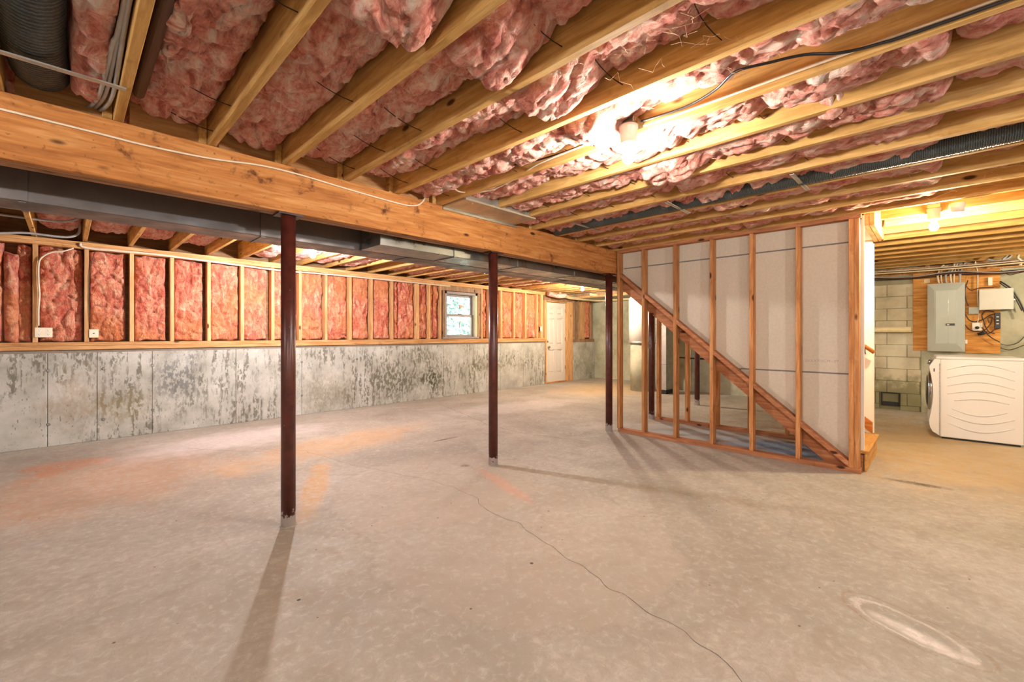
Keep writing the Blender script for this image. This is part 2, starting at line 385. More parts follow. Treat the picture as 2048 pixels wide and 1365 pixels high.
CHROME = simple('chrome_ring', srgb(190, 196, 204), .15, .95, 10, .05)
PANELG = simple('panel_grey_enamel', srgb(176, 182, 174), .45, .1, 6, .05)
BOXW = simple('white_box_enamel', srgb(214, 212, 200), .45, 0, 6, .05)
BLK = simple('black_plastic', srgb(28, 28, 32), .4)
WHP = simple('white_plastic', srgb(240, 234, 220), .4, 0, 10, .04)
TANKW = simple('white_tank_enamel', srgb(234, 228, 216), .4, 0, 3, .05)
BRASSY = simple('outlet_cream', srgb(236, 220, 190), .4, 0, 10, .04)
OSBG = simple('grey_sill_strip', srgb(136, 122, 108), .9, 0, 20, .2)
DARKV = simple('dark_void', srgb(36, 30, 26), .9)
LEAF = simple('tree_leaves', srgb(186, 206, 196), .8, 0, 3, .3)
GRASS = simple('grass', srgb(200, 210, 190), .9, 0, 3, .2)
CRACK = simple('crack_dark', srgb(70, 58, 50), .95, 0, 40, .3)  # dark colour of the crack ribbons laid on the floor
PRINT = simple('faint_print', srgb(158, 150, 142), .95)
PAPER = simple('paper_scrap', srgb(222, 206, 172), .9)
COBW = simple('cobweb_thread', srgb(214, 180, 150), .9)
def glass():
    m = NM('window_glass'); b = m.b; b.inputs['Transmission Weight'].default_value = 1; b.inputs['Roughness'].default_value = 0.0; b.inputs['IOR'].default_value = 1.02
    return m.fin((.96, .98, 1, 1), .0)
GLASS = glass()
def emit(name, c, st):
    m = NM(name); m.b.inputs['Emission Color'].default_value = c; m.b.inputs['Emission Strength'].default_value = st
    return m.fin((1, 1, 1, 1), .4)
EMI = [emit('bulb_glow_%d' % i, (*b[2], 1), b[1] / math.pi / BULB_AREA) for i, b in enumerate(BULBS)]

# ------------------------------------------------------------------ layout numbers
JB, JT = 2.335, 2.57           # joist bottom / subfloor underside
WL = 7.07                      # left wall face
FX = 9.6                       # far wall face (right part)
FX2 = 10.66                    # far wall face in the alcove by the door
CT = 1.04                      # concrete top of the left wall

# ------------------------------------------------------------------ floor
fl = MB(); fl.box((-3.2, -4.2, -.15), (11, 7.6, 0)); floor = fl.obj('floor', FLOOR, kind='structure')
def crack(pts, wd, seed, name='floor_crack'):
    mb = MB(); P = []
    for a, b in zip(pts[:-1], pts[1:]):
        a = Vector(a + (0,)) if len(a) == 2 else a; b = Vector(b + (0,)); n = max(2, int((b - a).length / .025))
        for i in range(n): P.append(a.lerp(b, i / n))
    Q = [p + Vector((noise.noise(p * 9 + Vector((seed, 0, 0))), noise.noise(p * 9 + Vector((0, seed, 3))), 0)) * .03 for p in P]
    for i in range(len(Q) - 1):
        t = (Q[i + 1] - Q[i]).normalized(); s = Vector((-t.y, t.x, 0))
        w0 = wd * (.6 + .8 * abs(noise.noise(Q[i] * 20))); w1 = wd * (.6 + .8 * abs(noise.noise(Q[i + 1] * 20)))
        z = Vector((0, 0, .0012))
        mb.quad(tuple(Q[i] - s * w0 + z), tuple(Q[i] + s * w0 + z), tuple(Q[i + 1] + s * w1 + z), tuple(Q[i + 1] - s * w1 + z))
    return mb.obj(name, CRACK, floor)
crack([(1.77, 4.88), (1.9, 4.03), (2.17, 3.1), (2.2, 2.6), (2.08, 2.3), (2.08, 1.96), (1.98, 1.59), (1.92, 1.3), (1.855, 1.09), (1.83, .92), (1.81, .76), (1.76, .62), (1.7, .49), (1.62, .2)], .0014, 1)
crack([(4.63, 6.3), (4.33, 5.26), (4.07, 4.45), (4.03, 3.7), (4.17, 3.19), (4.24, 2.88)], .003, 5)
crack([(1.77, 4.88), (1.3, 5.3), (.9, 5.9)], .002, 8)

# ------------------------------------------------------------------ ceiling: subfloor, joists, blocking, batts, wire supports
c = MB(); c.box((-3.2, -4.2, JT), (5.05, 7.6, JT + .03)); c.box((6.0, -4.2, JT), (11, 7.6, JT + .03)); c.box((5.05, -4.2, JT), (6.0, .46, JT + .03)); c.box((5.05, 3.05, JT), (6.0, 7.6, JT + .03))
ceiling = c.obj('ceiling', wood('subfloor_plywood', srgb(120, 84, 48), srgb(150, 110, 68), srgb(168, 130, 84), 0, False, .3), kind='structure')
def board(name, L, a, b, axis, mat, parent, loc, bev=.0025):
    key = (name, round(L, 3), round(a, 3), round(b, 3), axis, mat.name)
    if key not in board.cache:
        mb = MB(); d = {0: (L, a, b), 1: (a, L, b), 2: (a, b, L)}[axis]
        mb.box((0, 0, 0), d, bev); me = mb.mesh(name); me.materials.append(mat); board.cache[key] = me
    return link(name, board.cache[key], parent, mx=T(loc))
board.cache = {}
JX = [.2 + .4 * k for k in range(-7, 26)]     # right (plus x) edge of every joist
for x in JX:
    y0, y1 = -4.1, 3.04
    if 5.06 < x < 6.05:
        board('joist', .38 + 4.1, .038, JT - JB, 1, W_JOIST, ceiling, (x - .038, -4.1, JB))
    else:
        board('joist', y1 - y0, .038, JT - JB, 1, W_JOIST, ceiling, (x - .038, y0, JB))
    board('joist', 7.24 - 3.0, .038, JT - JB, 1, W_JOIST, ceiling, (x - .078, 3.0, JB))
for x in JX[:-1]:
    if 4.9 < x < 6.1: continue
    board('blocking', .325, .038, JT - JB - .01, 0, wood.blk if hasattr(wood, 'blk') else W_PLATE, ceiling, (x + .028, 3.05, JB))
board('header', .95, .038, JT - JB + .1, 0, W_PLATE, ceiling, (5.06, .40, JB - .1)); board('header', .95, .038, JT - JB + .1, 0, W_PLATE, ceiling, (5.06, .44, JB - .1))

def batt_mesh(L, Wd, seed, thick=.10, res=.014, pinch=(), amp=1.0, sag=None, wide=None, endround=.06, foldy=1.0, edge=5):
    nx = max(6, int(L / res)); ny = max(8, int(Wd / res)); vs = []; fs = []
    off = Vector((seed * 3.71, seed * 1.93, seed * 7.3))
    for i in range(nx + 1):
        u = i / nx * L
        e = min(1, min(u, L - u) / endround); pe = math.sqrt(max(0, 1 - (1 - e) ** 2))
        sg = 0
        if sag: sg = sag[1] * max(0, 1 - abs(u - sag[0]) / sag[2]) ** 1.3 if u < sag[0] else sag[1]
        ww = 1 + (wide[1] * max(0, 1 - abs(u - wide[0]) / wide[2]) if wide else 0)
        pn = 0
        for p in pinch: pn += .028 * math.exp(-((u - p) / .028) ** 2)
        for j in range(ny + 1):
            q = j / ny * 2 - 1
            prof = (1 - abs(q) ** edge) ** .5 if abs(q) < 1 else 0
            y = q * Wd / 2 * ww
            p = Vector((u, y, 0)) + off
            big = noise.noise(p * 4.2) * .026
            f = noise.noise(Vector((p.x * 5.5, p.y * 11, 7)) ) ; crease = -max(0, .16 - abs(f)) / .16 * .022 * foldy
            f2 = noise.noise(Vector((p.x * 13, p.y * 9, 3))); cr2 = -max(0, .14 - abs(f2)) / .14 * .011 * foldy
            med = noise.noise(p * 14) * .012; sm = noise.noise(p * 34) * .006
            h = thick * prof * pe + (big + crease + cr2 + med + sm) * amp * min(1, prof * 1.6) * (.3 + .7 * pe) - pn * prof + sg * (prof ** 2) * pe
            yy = y + noise.noise(p * 9 + Vector((0, 0, 5))) * .008 * amp
            xx = u + (noise.noise(Vector((p.y * 9, seed, 1))) * .03 if e < 1 else 0)
            vs.append((xx, yy, h))
    for i in range(nx):
        for j in range(ny):
            a = i * (ny + 1) + j; fs.append((a, a + ny + 1, a + ny + 2, a + 1))
    # flat back so the batt is a closed body
    n = len(vs); vs += [(0, -Wd / 2, -.03), (L, -Wd / 2, -.03), (L, Wd / 2, -.03), (0, Wd / 2, -.03)]; fs.append((n, n + 3, n + 2, n + 1))
    me = bpy.data.meshes.new('insulation_batt'); me.from_pydata(vs, [], fs); me.polygons.foreach_set('use_smooth', [True] * len(fs)); me.update()
    return me
def Mrows(ex, ey, ez, t): return Matrix(((ex[0], ey[0], ez[0], t[0]), (ex[1], ey[1], ez[1], t[1]), (ex[2], ey[2], ez[2], t[2]), (0, 0, 0, 1)))
def ceil_batt(xc, y0, y1, seed, res, wd=.356, low=.155, **k):
    me = batt_mesh(y1 - y0, wd, seed, thick=low, res=res, **k); me.materials.append(PINK)
    return link('insulation_batt', me, ceiling, mx=Mrows((0, 1, 0), (1, 0, 0), (0, 0, -1), (xc, y0, JT - .012)))
droop = {1: .11, 2: .10, 3: .10, 4: .10, 6: .085, 0: .0, 5: .05}
for k in range(-4, 12):
    xl = .2 + .4 * k; xr = xl + .362; xc = (xl + xr) / 2
    if k == -1:
        ceil_batt(xl + .27, .6, 2.96, 31, .02, wd=.15, low=.19); continue
    r1 = .015 if -1 < k < 7 else .025
    d = droop.get(k, .02); ye = 1.44 + .02 * math.sin(k * 2.1)
    pin = [.35, .8] if d == 0 else [.45, .98]
    y0 = -.05 if k > 2 else .3
    a0 = -1.2
    if k >= 4 or k < 0: ceil_batt(xc, a0, y0 + .01, 60 + k, .025, pinch=(.4, .8))
    elif k == 3: ceil_batt(xc, -1.0, y0 + .01, 60 + k, .025, pinch=(.4, .8))
    pinn = [p for p in (.62 - y0, 1.04 - y0) if p > .05]
    ceil_batt(xc, y0, ye, 10 + k, r1, pinch=pinn, sag=(ye - y0 - .12, d, .32) if d else None, wide=(ye - y0 - .1, .07, .3) if d > .04 else None, low=.155 if k < 5 else .20, amp=1.2)
    ceil_batt(xc, ye - .03, 3.02, 40 + k, r1, pinch=(1.62 - ye, 2.04 - ye, 2.45 - ye, 2.83 - ye), low=.15 if k < 4 else .20, foldy=1.3)
for k in range(-4, 25):                       # beyond the beam
    xl = .2 + .4 * k - .04; xc = xl + .181
    ceil_batt(xc, 3.12, 5.1 + .2 * math.sin(k), 90 + k, .04 if k > 3 else .03, low=.14 if k < 4 else .20)
    if not (k % 5 == 3): ceil_batt(xc, 5.1 + .2 * math.sin(k), 6.98 - (.15 if k % 3 == 0 else 0), 130 + k, .04 if k > 3 else .025, low=.15 if k < 4 else .205, foldy=1.4)
# a loose tongue of batt hanging in two bays
def pillow(cx, cy, cz, rx, ry, rz, seed, name='insulation_batt'):
    bm = bmesh.new(); bmesh.ops.create_icosphere(bm, subdivisions=5, radius=1)
    for v in bm.verts:
        p = v.co.copy(); q = Vector((p.x * rx, p.y * ry, p.z * rz))
        s = Vector((seed, seed * 2, 0)); n = noise.noise(q * 9 + s) * .035 + noise.noise(q * 22 + s) * .015 - max(0, .15 - abs(noise.noise(q * 12 + s))) / .15 * .02
        v.co = q + p * n
    mb = MB(); mb.addbm(bm, True)
    return mb.obj(name, PINK, ceiling, mx=T((cx, cy, cz)))
pillow(2.80, 1.27, 2.37, .17, .16, .09, 3); pillow(2.66, .34, 2.38, .11, .10, .06, 5); pillow(2.05, 1.33, 2.40, .15, .11, .10, 9); pillow(.29, 1.98, 2.42, .05, .3, .05, 12)
# spring wire rods that hold the batts up
rod = MB(); rod.tube([(-.18 + .36 * t / 8, .03 * math.sin(t / 8 * math.pi), .13 * (1 - t / 8) ** 1.4 - .004) for t in range(9)], .0022, 6); rodm = rod.mesh('wire_support'); rodm.materials.append(WIRE)
for k in range(-1, 11):
    for y in (.62, 1.04, 1.62, 2.04, 2.45, 2.83):
        if k == -1 or random.random() < .2: continue
        link('wire_support', rodm, ceiling, mx=T((.2 + .4 * k + .181, y + .03 * math.sin(k * 5 + y * 3), 2.388 - .012 * (y > 1.5))))

# ------------------------------------------------------------------ main beam
beam = thing('ceiling_beam', 'long orange-brown built-up wooden beam carrying the joists, on maroon steel posts', 'beam', (4.2, 3.03, 2.035))
def bpart(name, lo, hi, mat): MB().box(lo, hi, .003).obj(name, mat, beam, mx=T((-4.2, -3.03, -2.035)))
bpart('front_ply', (-3.1, 2.97, 2.035), (9.6, 3.015, 2.333), W_BEAM)
bpart('middle_ply', (-3.1, 3.0165, 2.038), (9.6, 3.06, 2.332), W_PLY2)
bpart('back_ply', (-3.1, 3.0615, 2.034), (9.6, 3.105, 2.331), W_PLY2)

# ------------------------------------------------------------------ steel posts
def post(x, y, label, r=.044):
    t = thing('steel_post', label, 'post', (x, y, 0))
    p = MB(); p.lathe([(r, 0), (r, 2.022)], (0, 0, 0), seg=32); p.obj('column', POST, t)
    MB().box((-.075, -.06, 2.022), (.075, .06, 2.0345)).obj('cap_plate', IRON, t)
    MB().lathe([(r + .008, 0), (r + .006, .003), (r + .001, .006)], (0, 0, 0), seg=32).obj('mortar_collar', FLOOR, t)
post(1.01, 3.035, 'nearest and leftmost maroon steel post under the beam, chipped white at its foot')
post(2.846, 3.035, 'second maroon steel post from the left, bluish peeling paint at its foot')
post(4.90, 3.035, 'maroon steel post at the end of the stair stud wall, flaking base')
post(6.07, 3.035, 'dark steel post seen through the studs beneath the stair diagonal')
post(7.79, 3.035, 'farthest maroon steel post, seen low behind the stair framing')

# ------------------------------------------------------------------ left wall
wall_left = MB().box((-3.2, WL + .16, 0), (11, WL + .24, JT)).obj('wall_left', wood('sheathing', srgb(100, 70, 44), srgb(128, 94, 62), srgb(150, 116, 80), 0, False, .3), kind='structure')
# window opening is left in the sheathing below by rebuilding it as four boards
wall_left.data.clear_geometry()
mb = MB(); WX0, WX1, WZ0, WZ1 = 5.33, 6.15, 1.22, 2.10
for lo, hi in (((-3.2, 0), (WX0, JT)), ((WX1, 0), (11, JT)), ((WX0, 0), (WX1, WZ0)), ((WX0, WZ1), (WX1, JT))):
    mb.box((lo[0], WL + .16, lo[1]), (hi[0], WL + .24, hi[1]))
me = mb.mesh('wall_left'); me.materials.append(bpy.data.materials['sheathing']); wall_left.data = me
seams = [-3.1, -1.4, -.157, .242, .745, 1.66, 2.55, 3.45, 4.34, 5.27, 6.06, 6.85, 7.62, 8.42]
for a, b in zip(seams[:-1], seams[1:]):
    MB().box((a + .002, WL, 0), (b - .002, WL + .158, CT), .004).obj('concrete_panel', CONC, wall_left)
MB().box((9.60, WL, 0), (10.658, WL + .158, CT), .004).obj('concrete_panel', CONC, wall_left)
MB().box((-3.1, WL + .012, 0.0), (8.42, WL + .15, CT - .01)).obj('panel_core', MORTAR, wall_left)
for x, z in ((-.148, .85), (.30, .845), (.30, .245), (.75, .86), (1.2, .85), (1.66, .3), (.75, .3), (1.66, .84), (2.55, .82), (2.55, .3), (3.45, .83), (4.34, .8), (-.148, .25), (5.27, .8), (6.06, .3), (6.85, .8)):
    MB().lathe([(.018, 0), (.018, -.003), (.012, -.006), (.006, -.002)], (x, WL, z), (0, 1, 0), 14).obj('form_tie', GALVD, wall_left)
MB().box((-3.1, WL + .004, CT), (8.42, WL + .14, CT + .036)).obj('sill_strip', OSBG, wall_left)  # grey strip between the concrete top and the sill plate
MB().box((-3.1, WL - .018, CT + .036), (8.42, WL + .12, CT + .080), .002).obj('sill_plate', W_PLATE, wall_left)
MB().box((-3.1, WL + .004, CT + .081), (8.42, WL + .125, CT + .122), .002).obj('bottom_plate', W_PLATE, wall_left)
MB().box((-3.1, WL, 2.245), (10.66, WL + .12, 2.283), .002).obj('top_plate', W_PLATE, wall_left)
MB().box((-3.1, WL + .004, 2.2845), (10.66, WL + .12, 2.3225), .002).obj('top_plate', W_PLATE, wall_left)
MB().box((9.60, WL - .01, CT + .0), (10.6, WL + .12, CT + .08), .002).obj('sill_plate', W_OLD, wall_left)
studs = [(-1.45, .04), (-1.05, .04), (-.65, .04), (-.249, .04), (.155, .04), (.552, .04), (.946, .04), (1.345, .04), (1.741, .044), (2.14, .044), (2.53, .044), (2.93, .046), (3.338, .044), (3.725, .044), (4.126, .042), (4.656, .082), (4.936, .04), (5.20, .04), (6.30, .04), (6.51, .042), (6.89, .05), (7.31, .042), (7.71, .045), (8.13, .045), (8.31, .09)]
SB = CT + .123
for x, wd in studs:
    board('stud', 2.244 - SB, wd, .12, 2, W_STUDZ, wall_left, (x - wd / 2, WL + .002, SB))
for x, wd in ((9.66, .06), (9.86, .04), (10.08, .14), (10.5, .05)):
    board('stud', 2.244 - CT - .081, wd, .12, 2, W_OLD if wd < .1 else W_STUDZ, wall_left, (x - wd / 2, WL + .002, CT + .081))
xs = [s for s in studs]
def wall_batt(x0, x1, z0, z1, seed, inset=.03, gap=.0, res=.016):
    wd = x1 - x0 - gap
    me = batt_mesh(z1 - z0, wd, seed, thick=.125 - inset, res=res, amp=.95, foldy=1.5, endround=.03, edge=14 if wd > .2 else 3); me.materials.append(PINKW)
    return link('insulation_batt', me, wall_left, mx=Mrows((0, 0, 1), (-1, 0, 0), (0, -1, 0), (x0 + wd / 2, WL + .150, z0)))
for i in range(len(xs) - 1):
    a = xs[i][0] + xs[i][1] / 2; b = xs[i + 1][0] - xs[i + 1][1] / 2
    if 5.1 < a < 6.25 or b - a < .04: continue
    g = .03 if i in (4, 5, 6, 8) else .006
    if i == 2:
        wall_batt(a, a + .15, SB, 2.24, 201, -.03); wall_batt(a + .14, b - .09, SB, 2.15, 202, -.01); wall_batt(b - .12, b, SB, 2.24, 203, .03)
    elif i == 14:
        wall_batt(a, a + .12, SB, 2.24, 211, .01); wall_batt(a + .12, b, SB, 2.24, 212, .0)
    elif i == 16:
        wall_batt(a, a + .1, SB, 2.24, 213, .01); wall_batt(a + .09, b, SB, 2.24, 214, .0)
    else: wall_batt(a + .002, b, SB, 2.243, 220 + i, random.uniform(.01, .04), g, .016 if a < 3 else .022)
wall_batt(10.16, 10.47, CT + .09, 2.24, 260, .01, .0, .03)

# outlets and switch on the left wall
def outlet(name, x, z, wx, wz, label, kind):
    t = thing(name, label, 'outlet' if kind != 'jack' else 'wall plate', (x, WL - .004, z))
    MB().box((-wx / 2 + .012, .004, -wz / 2 + .01), (wx / 2 - .012, .05, wz / 2 - .01)).obj('box', BLK, t)
    MB().box((-wx / 2, -.004, -wz / 2), (wx / 2, .003, wz / 2), .002).obj('cover_plate', BRASSY, t)
    if kind == 'quad':
        for dx in (-.034, .034):
            for dz in (-.024, .024):
                f = MB(); f.lathe([(.016, 0), (.016, .003)], (dx, -.004, dz), (0, -1, 0), 16); r = f.obj('socket', WHP, t)
                g = MB(); g.box((dx - .008, -.0085, dz), (dx - .005, -.0068, dz + .009)); g.box((dx + .005, -.0085, dz), (dx + .008, -.0068, dz + .009)); g.box((dx - .003, -.0085, dz - .01), (dx + .003, -.0068, dz - .005)); g.obj('slot', BLK, r)
    elif kind == 'jack': MB().box((-.007, -.009, -.004), (.007, -.004, .006)).obj('jack', BLK, t)
    else: MB().box((-.006, -.014, -.012), (.006, -.004, .012)).obj('toggle', WHP, t)
outlet('wall_outlet', -.185, 1.272, .135, .108, 'cream quad outlet beside the leftmost visible wall stud', 'quad')
outlet('wall_outlet', .215, 1.262, .08, .098, 'cream single jack plate on the second wall stud from the left', 'jack')
outlet('light_switch', 8.27, 1.39, .075, .12, 'small cream switch on the stud left of the white door', 'switch')

# ------------------------------------------------------------------ window
win = thing('window_1', 'small grey double-hung window in the pink insulated wall', 'window', (5.74, WL + .06, 1.65)); win['kind'] = 'structure'
for q in ('category',): del win[q]
def wp(name, lo, hi, mat, parent=win, bev=.002): return MB().box(lo, hi, bev).obj(name, mat, parent, mx=T((-5.74, -WL - .06, -1.65)))
y0 = WL + .01
wp('jamb', (5.31, y0, 1.20), (5.36, y0 + .2, 2.13), VINYL); wp('jamb', (6.12, y0, 1.20), (6.17, y0 + .2, 2.13), JAMBLIT)
wp('head', (5.31, y0, 2.08), (6.17, y0 + .2, 2.13), VINYL); wp('window_sill', (5.25, y0 - .03, 1.165), (6.2, y0 + .2, 1.20), VINYL)
wp('rough_header', (5.22, y0, 2.14), (6.28, y0 + .12, 2.243), W_OLD); wp('rough_jamb', (5.26, y0, 1.2), (5.305, y0 + .12, 2.14), W_OLD); wp('rough_jamb', (6.18, y0, 1.2), (6.26, y0 + .12, 2.14), W_OLD)
ys = y0 + .07
def sash(x0, x1, z0, z1, y, name):
    f = MB(); wdt = .042
    f.box((x0, y, z0), (x0 + wdt, y + .03, z1)); f.box((x1 - wdt, y, z0), (x1, y + .03, z1)); f.box((x0 + wdt, y, z0), (x1 - wdt, y + .03, z0 + wdt)); f.box((x0 + wdt, y, z1 - wdt), (x1 - wdt, y + .03, z1))
    s = f.obj(name, VINYL, win, mx=T((-5.74, -WL - .06, -1.65)))
    MB().box((x0 + wdt, y + .012, z0 + wdt), (x1 - wdt, y + .016, z1 - wdt)).obj('pane', GLASS, s)
sash(5.362, 6.118, 1.63, 2.078, ys + .04, 'upper_sash'); sash(5.362, 6.118, 1.202, 1.665, ys, 'lower_sash')
wp('sash_lock', (5.70, ys - .012, 1.665), (5.80, ys + .02, 1.685), BLK)
# outdoors seen through the window
gr = MB().box((-30, 7.6, -.6), (60, 60, -.5)).obj('grass_lawn', GRASS, None, 'grass seen outside the small window', 'grass', None, 'stuff')
for i, (tx, ty, h) in enumerate(((9.5, 13, 4.6), (11.8, 14.6, 5.2), (7.2, 14.8, 5.0), (13.5, 18, 6))):
    tr = thing('tree', ['blue-green leafy tree outside, centre of the window panes', 'leafy tree outside at the right of the window', 'leafy tree outside at the left of the window', 'taller leafy tree farthest outside the window'][i], 'tree', (tx, ty, -.5))
    MB().tube([(0, 0, .03), (.05, 0, h * .5), (0, .05, h * .8)], .12, 8).obj('trunk', W_OLD, tr)
    cr = MB(); rr = random.Random(i)
    for q in range(260):
        a = rr.uniform(0, 6.28); zz = rr.uniform(.15, 1) * h; rad = rr.uniform(.2, 1) * 1.5 * math.sin(math.pi * min(.95, zz / h)) + .1
        c0 = Vector((math.cos(a) * rad, math.sin(a) * rad, zz)); s = .16
        e1 = Vector((rr.uniform(-1, 1), rr.uniform(-1, 1), rr.uniform(-1, 1))).normalized(); e2 = e1.orthogonal().normalized(); e3 = e1.cross(e2)
        for d1, d2 in ((e1, e2), (e2, e3), (e1, e3)): cr.quad(tuple(c0 - d1 * s), tuple(c0 - d2 * s), tuple(c0 + d1 * s), tuple(c0 + d2 * s))
    me = bpy.data.meshes.new('crown'); me.from_pydata(cr.v, [], cr.f); me.materials.append(LEAF); link('crown', me, tr)

# ------------------------------------------------------------------ door
door = thing('door_1', 'white six-panel door at the far end of the insulated wall', 'door', (8.9, WL + .03, 0)); door['kind'] = 'structure'; del door['category']
def dp(name, lo, hi, mat, bev=.002, parent=door): return MB().box(lo, hi, bev).obj(name, mat, parent, mx=T((-8.9, -WL - .03, 0)))
DX0, DX1, DZ1 = 8.50, 9.285, 2.075
slab = MB(); slab.box((DX0, WL + .058, .03), (DX1, WL + .075, DZ1))
def raised(x0, x1, z0, z1):
    slab.box((x0, WL + .040, z0), (x1, WL + .046, z1)); 
cols = [(DX0 + .10, DX0 + .345), (DX1 - .345, DX1 - .10)]
# stiles and rails stand proud of the sunk panels
f = MB()
zr = [(.03, .26), (.86, .99), (1.66, 1.76), (1.96, DZ1)]
for a, b in ((DX0, DX0 + .11), (DX0 + .34, DX1 - .34), (DX1 - .11, DX1)): f.box((a, WL + .032, .03), (b, WL + .058, DZ1))
for a, b in zr:
    f.box((DX0 + .11, WL + .032, a), (DX0 + .34, WL + .058, b)); f.box((DX1 - .34, WL + .032, a), (DX1 - .11, WL + .058, b))
dr = MB(); dr.v = slab.v + f.v; n = len(slab.v); dr.f = slab.f + [tuple(i + n for i in q) for q in f.f]; dr.sm = slab.sm + f.sm
leaf = dr.obj('door_leaf', WHITED, door, mx=T((-8.9, -WL - .03, 0)))
for cx in (DX0 + .225, DX1 - .225):
    for a, b in ((.26, .86), (.99, 1.66), (1.76, 1.96)):
        MB().box((cx - .085, WL + .038, a + .03), (cx + .085, WL + .059, b - .03), .014).obj('panel', WHITED, leaf)
MB().lathe([(.008, 0), (.008, .03), (.026, .035), (.03, .05), (.022, .065), (.0, .068)], (DX0 + .07, WL + .032, .93), (0, -1, 0), 18).obj('door_knob', BRASS, door, mx=T((-8.9, -WL - .03, 0)))
MB().lathe([(.028, 0), (.026, .008), (.0, .01)], (DX0 + .06, WL + .032, 1.07), (0, -1, 0), 18).obj('deadbolt', BRASS, door, mx=T((-8.9, -WL - .03, 0)))
for z in (.38, 1.13, 1.88): dp('hinge', (DX1 - .005, WL + .020, z - .05), (DX1 + .02, WL + .04, z + .05), STEELH)
dp('jamb', (DX0 - .035, WL + .0, 0), (DX0 - .003, WL + .13, 2.12), W_STUDZ); dp('jamb', (DX1 + .012, WL + .0, 0), (DX1 + .045, WL + .13, 2.12), W_STUDZ)
dp('head_jamb', (DX0 - .035, WL, 2.085), (DX1 + .045, WL + .13, 2.12), W_PLATE); dp('lintel', (DX0 - .09, WL + .004, 2.122), (DX1 + .32, WL + .12, 2.244), W_OLD)
dp('side_framing', (DX1 + .046, WL - .005, 0), (DX1 + .30, WL + .12, 2.12), W_STUDZ); dp('side_framing', (DX0 - .09, WL + .0, SB - .05), (DX0 - .036, WL + .12, 2.12), W_STUDZ)
dp('threshold', (DX0 - .03, WL - .02, 0), (DX1 + .04, WL + .1, .028), W_BEAM)
MB().box((DX0 - .1, WL + .131, 0), (DX1 + .4, WL + .155, 2.2)).obj('weather_panel', W_OLD, door, mx=T((-8.9, -WL - .03, 0)))

# ------------------------------------------------------------------ far and hidden walls
STEPY = 4.62
wr = MB(); wr.box((FX2, STEPY, 0), (FX2 + .2, 7.3, 2.22)); wr.box((FX, STEPY - .2, 0), (FX2 + .2, STEPY, 2.22)); wr.box((FX, 1.42, 0), (FX + .2, STEPY - .2, 2.22)); wr.box((FX, -4.2, 0), (FX + .2, .18, 2.22))
wr.box((FX + .012, .18, 0), (FX + .2, 1.42, 2.22)); wr.box((FX + .02, -4.2, 2.22), (FX2 + .2, 7.3, JT))
wall_far = wr.obj('wall_far', FARC, kind='structure')
core = MB().box((FX + .008, .182, 0.001), (FX + .013, 1.418, 2.218)).obj('mortar_bed', MORTAR, wall_far)
rz = random.Random(4)
for kz in range(11):
    z0 = .08 + .2 * (kz - 1) + .004; z1 = z0 + .192
    z0 = max(z0, .003)
    if kz == 0 and z1 < .02: continue
    off = .60 if kz % 2 == 0 else .75
    ys_ = [off - .4 * 2, off - .4, off, off + .4, off + .8]
    for a, b in zip(ys_[:-1], ys_[1:]):
        a = max(a + .004, .186); b = min(b - .004, 1.415)
        if b - a < .03 or z1 > 2.22: continue
        if z1 < .30 and a < .7 and b > .44: 
            if a < .43: MB().box((FX + rz.uniform(-.002, .002), a, z0), (FX + .011, .432, z1), .003).obj('concrete_block', BLOCK, wall_far)
            if b > .70: MB().box((FX + rz.uniform(-.002, .002), .70, z0), (FX + .011, b, z1), .003).obj('concrete_block', BLOCK, wall_far)
            continue
        MB().box((FX + rz.uniform(-.003, .002), a, z0), (FX + .011, b, z1), .003).obj('concrete_block', BLOCK, wall_far)
MB().box((FX - .06, -1.2, 2.225), (FX + .1, 7.0, 2.262), .002).obj('sill_plate', W_PLATE, wall_far); MB().box((FX - .04, -1.2, 2.264), (FX + .02, 7.0, JB)).obj('rim_board', W_OLD, wall_far)
MB().box((-3.2, -4.2, 0), (11, -4.0, JT)).obj('wall_near', ROOMC, kind='structure'); MB().box((-3.2, -4.2, 0), (-3.0, 7.6, JT)).obj('wall_side', ROOMC, kind='structure')

co = thing('cleanout_frame', 'black metal cleanout frame low in the cinder block wall', 'frame', (FX - .004, .556, 0))
MB().box((-.008, -.12, .062), (.004, -.1, .285)).obj('frame_side', BLK, co); MB().box((-.008, .1, .062), (.004, .12, .285)).obj('frame_side', BLK, co)
MB().box((-.008, -.1, .265), (.004, .1, .285)).obj('frame_top', BLK, co); MB().box((-.008, -.1, .062), (.004, .1, .13), .004).obj('frame_sill', BLK, co)  # top bar and black lower piece of the frame
MB().box((-.001, -.1, .13), (.006, .1, .265)).obj('back_panel', MORTAR, co)

# ------------------------------------------------------------------ stair walls
SX = 4.95
ws = MB(); ws.box((SX, .485, 0), (SX + .089, 2.935, .045), .002)
wall_stair = ws.obj('wall_stair', W_STAIRPLATE, kind='structure')
MB().box((SX, .485, 2.297), (SX + .089, 2.955, JB - .001), .002).obj('top_plate', W_STAIRPLATE, wall_stair)
for yt in (2.948, 2.606, 2.207, 1.794, 1.3965, .984, .5736, .5345):
    board('stud', 2.296 - .046, .089, .038, 2, W_STAIRSTUD, wall_stair, (SX, yt - .0385, .0455))
zd = lambda y: .11 + .829 * (y - .585)
yts = [2.948, 2.606, 2.207, 1.794, 1.3965, .984, .5736]
for a, b in zip(yts[:-1], yts[1:]):
    yb, ya = a - .0388, b + .0003
    MB().prism([(ya, zd(ya) - .052), (yb, zd(yb) - .052), (yb, zd(yb)), (ya, zd(ya))], 0, SX + .002, SX + .087).obj('diagonal_plate', W_STAIRPLATE, wall_stair)
seamz = (.886, 2.103)
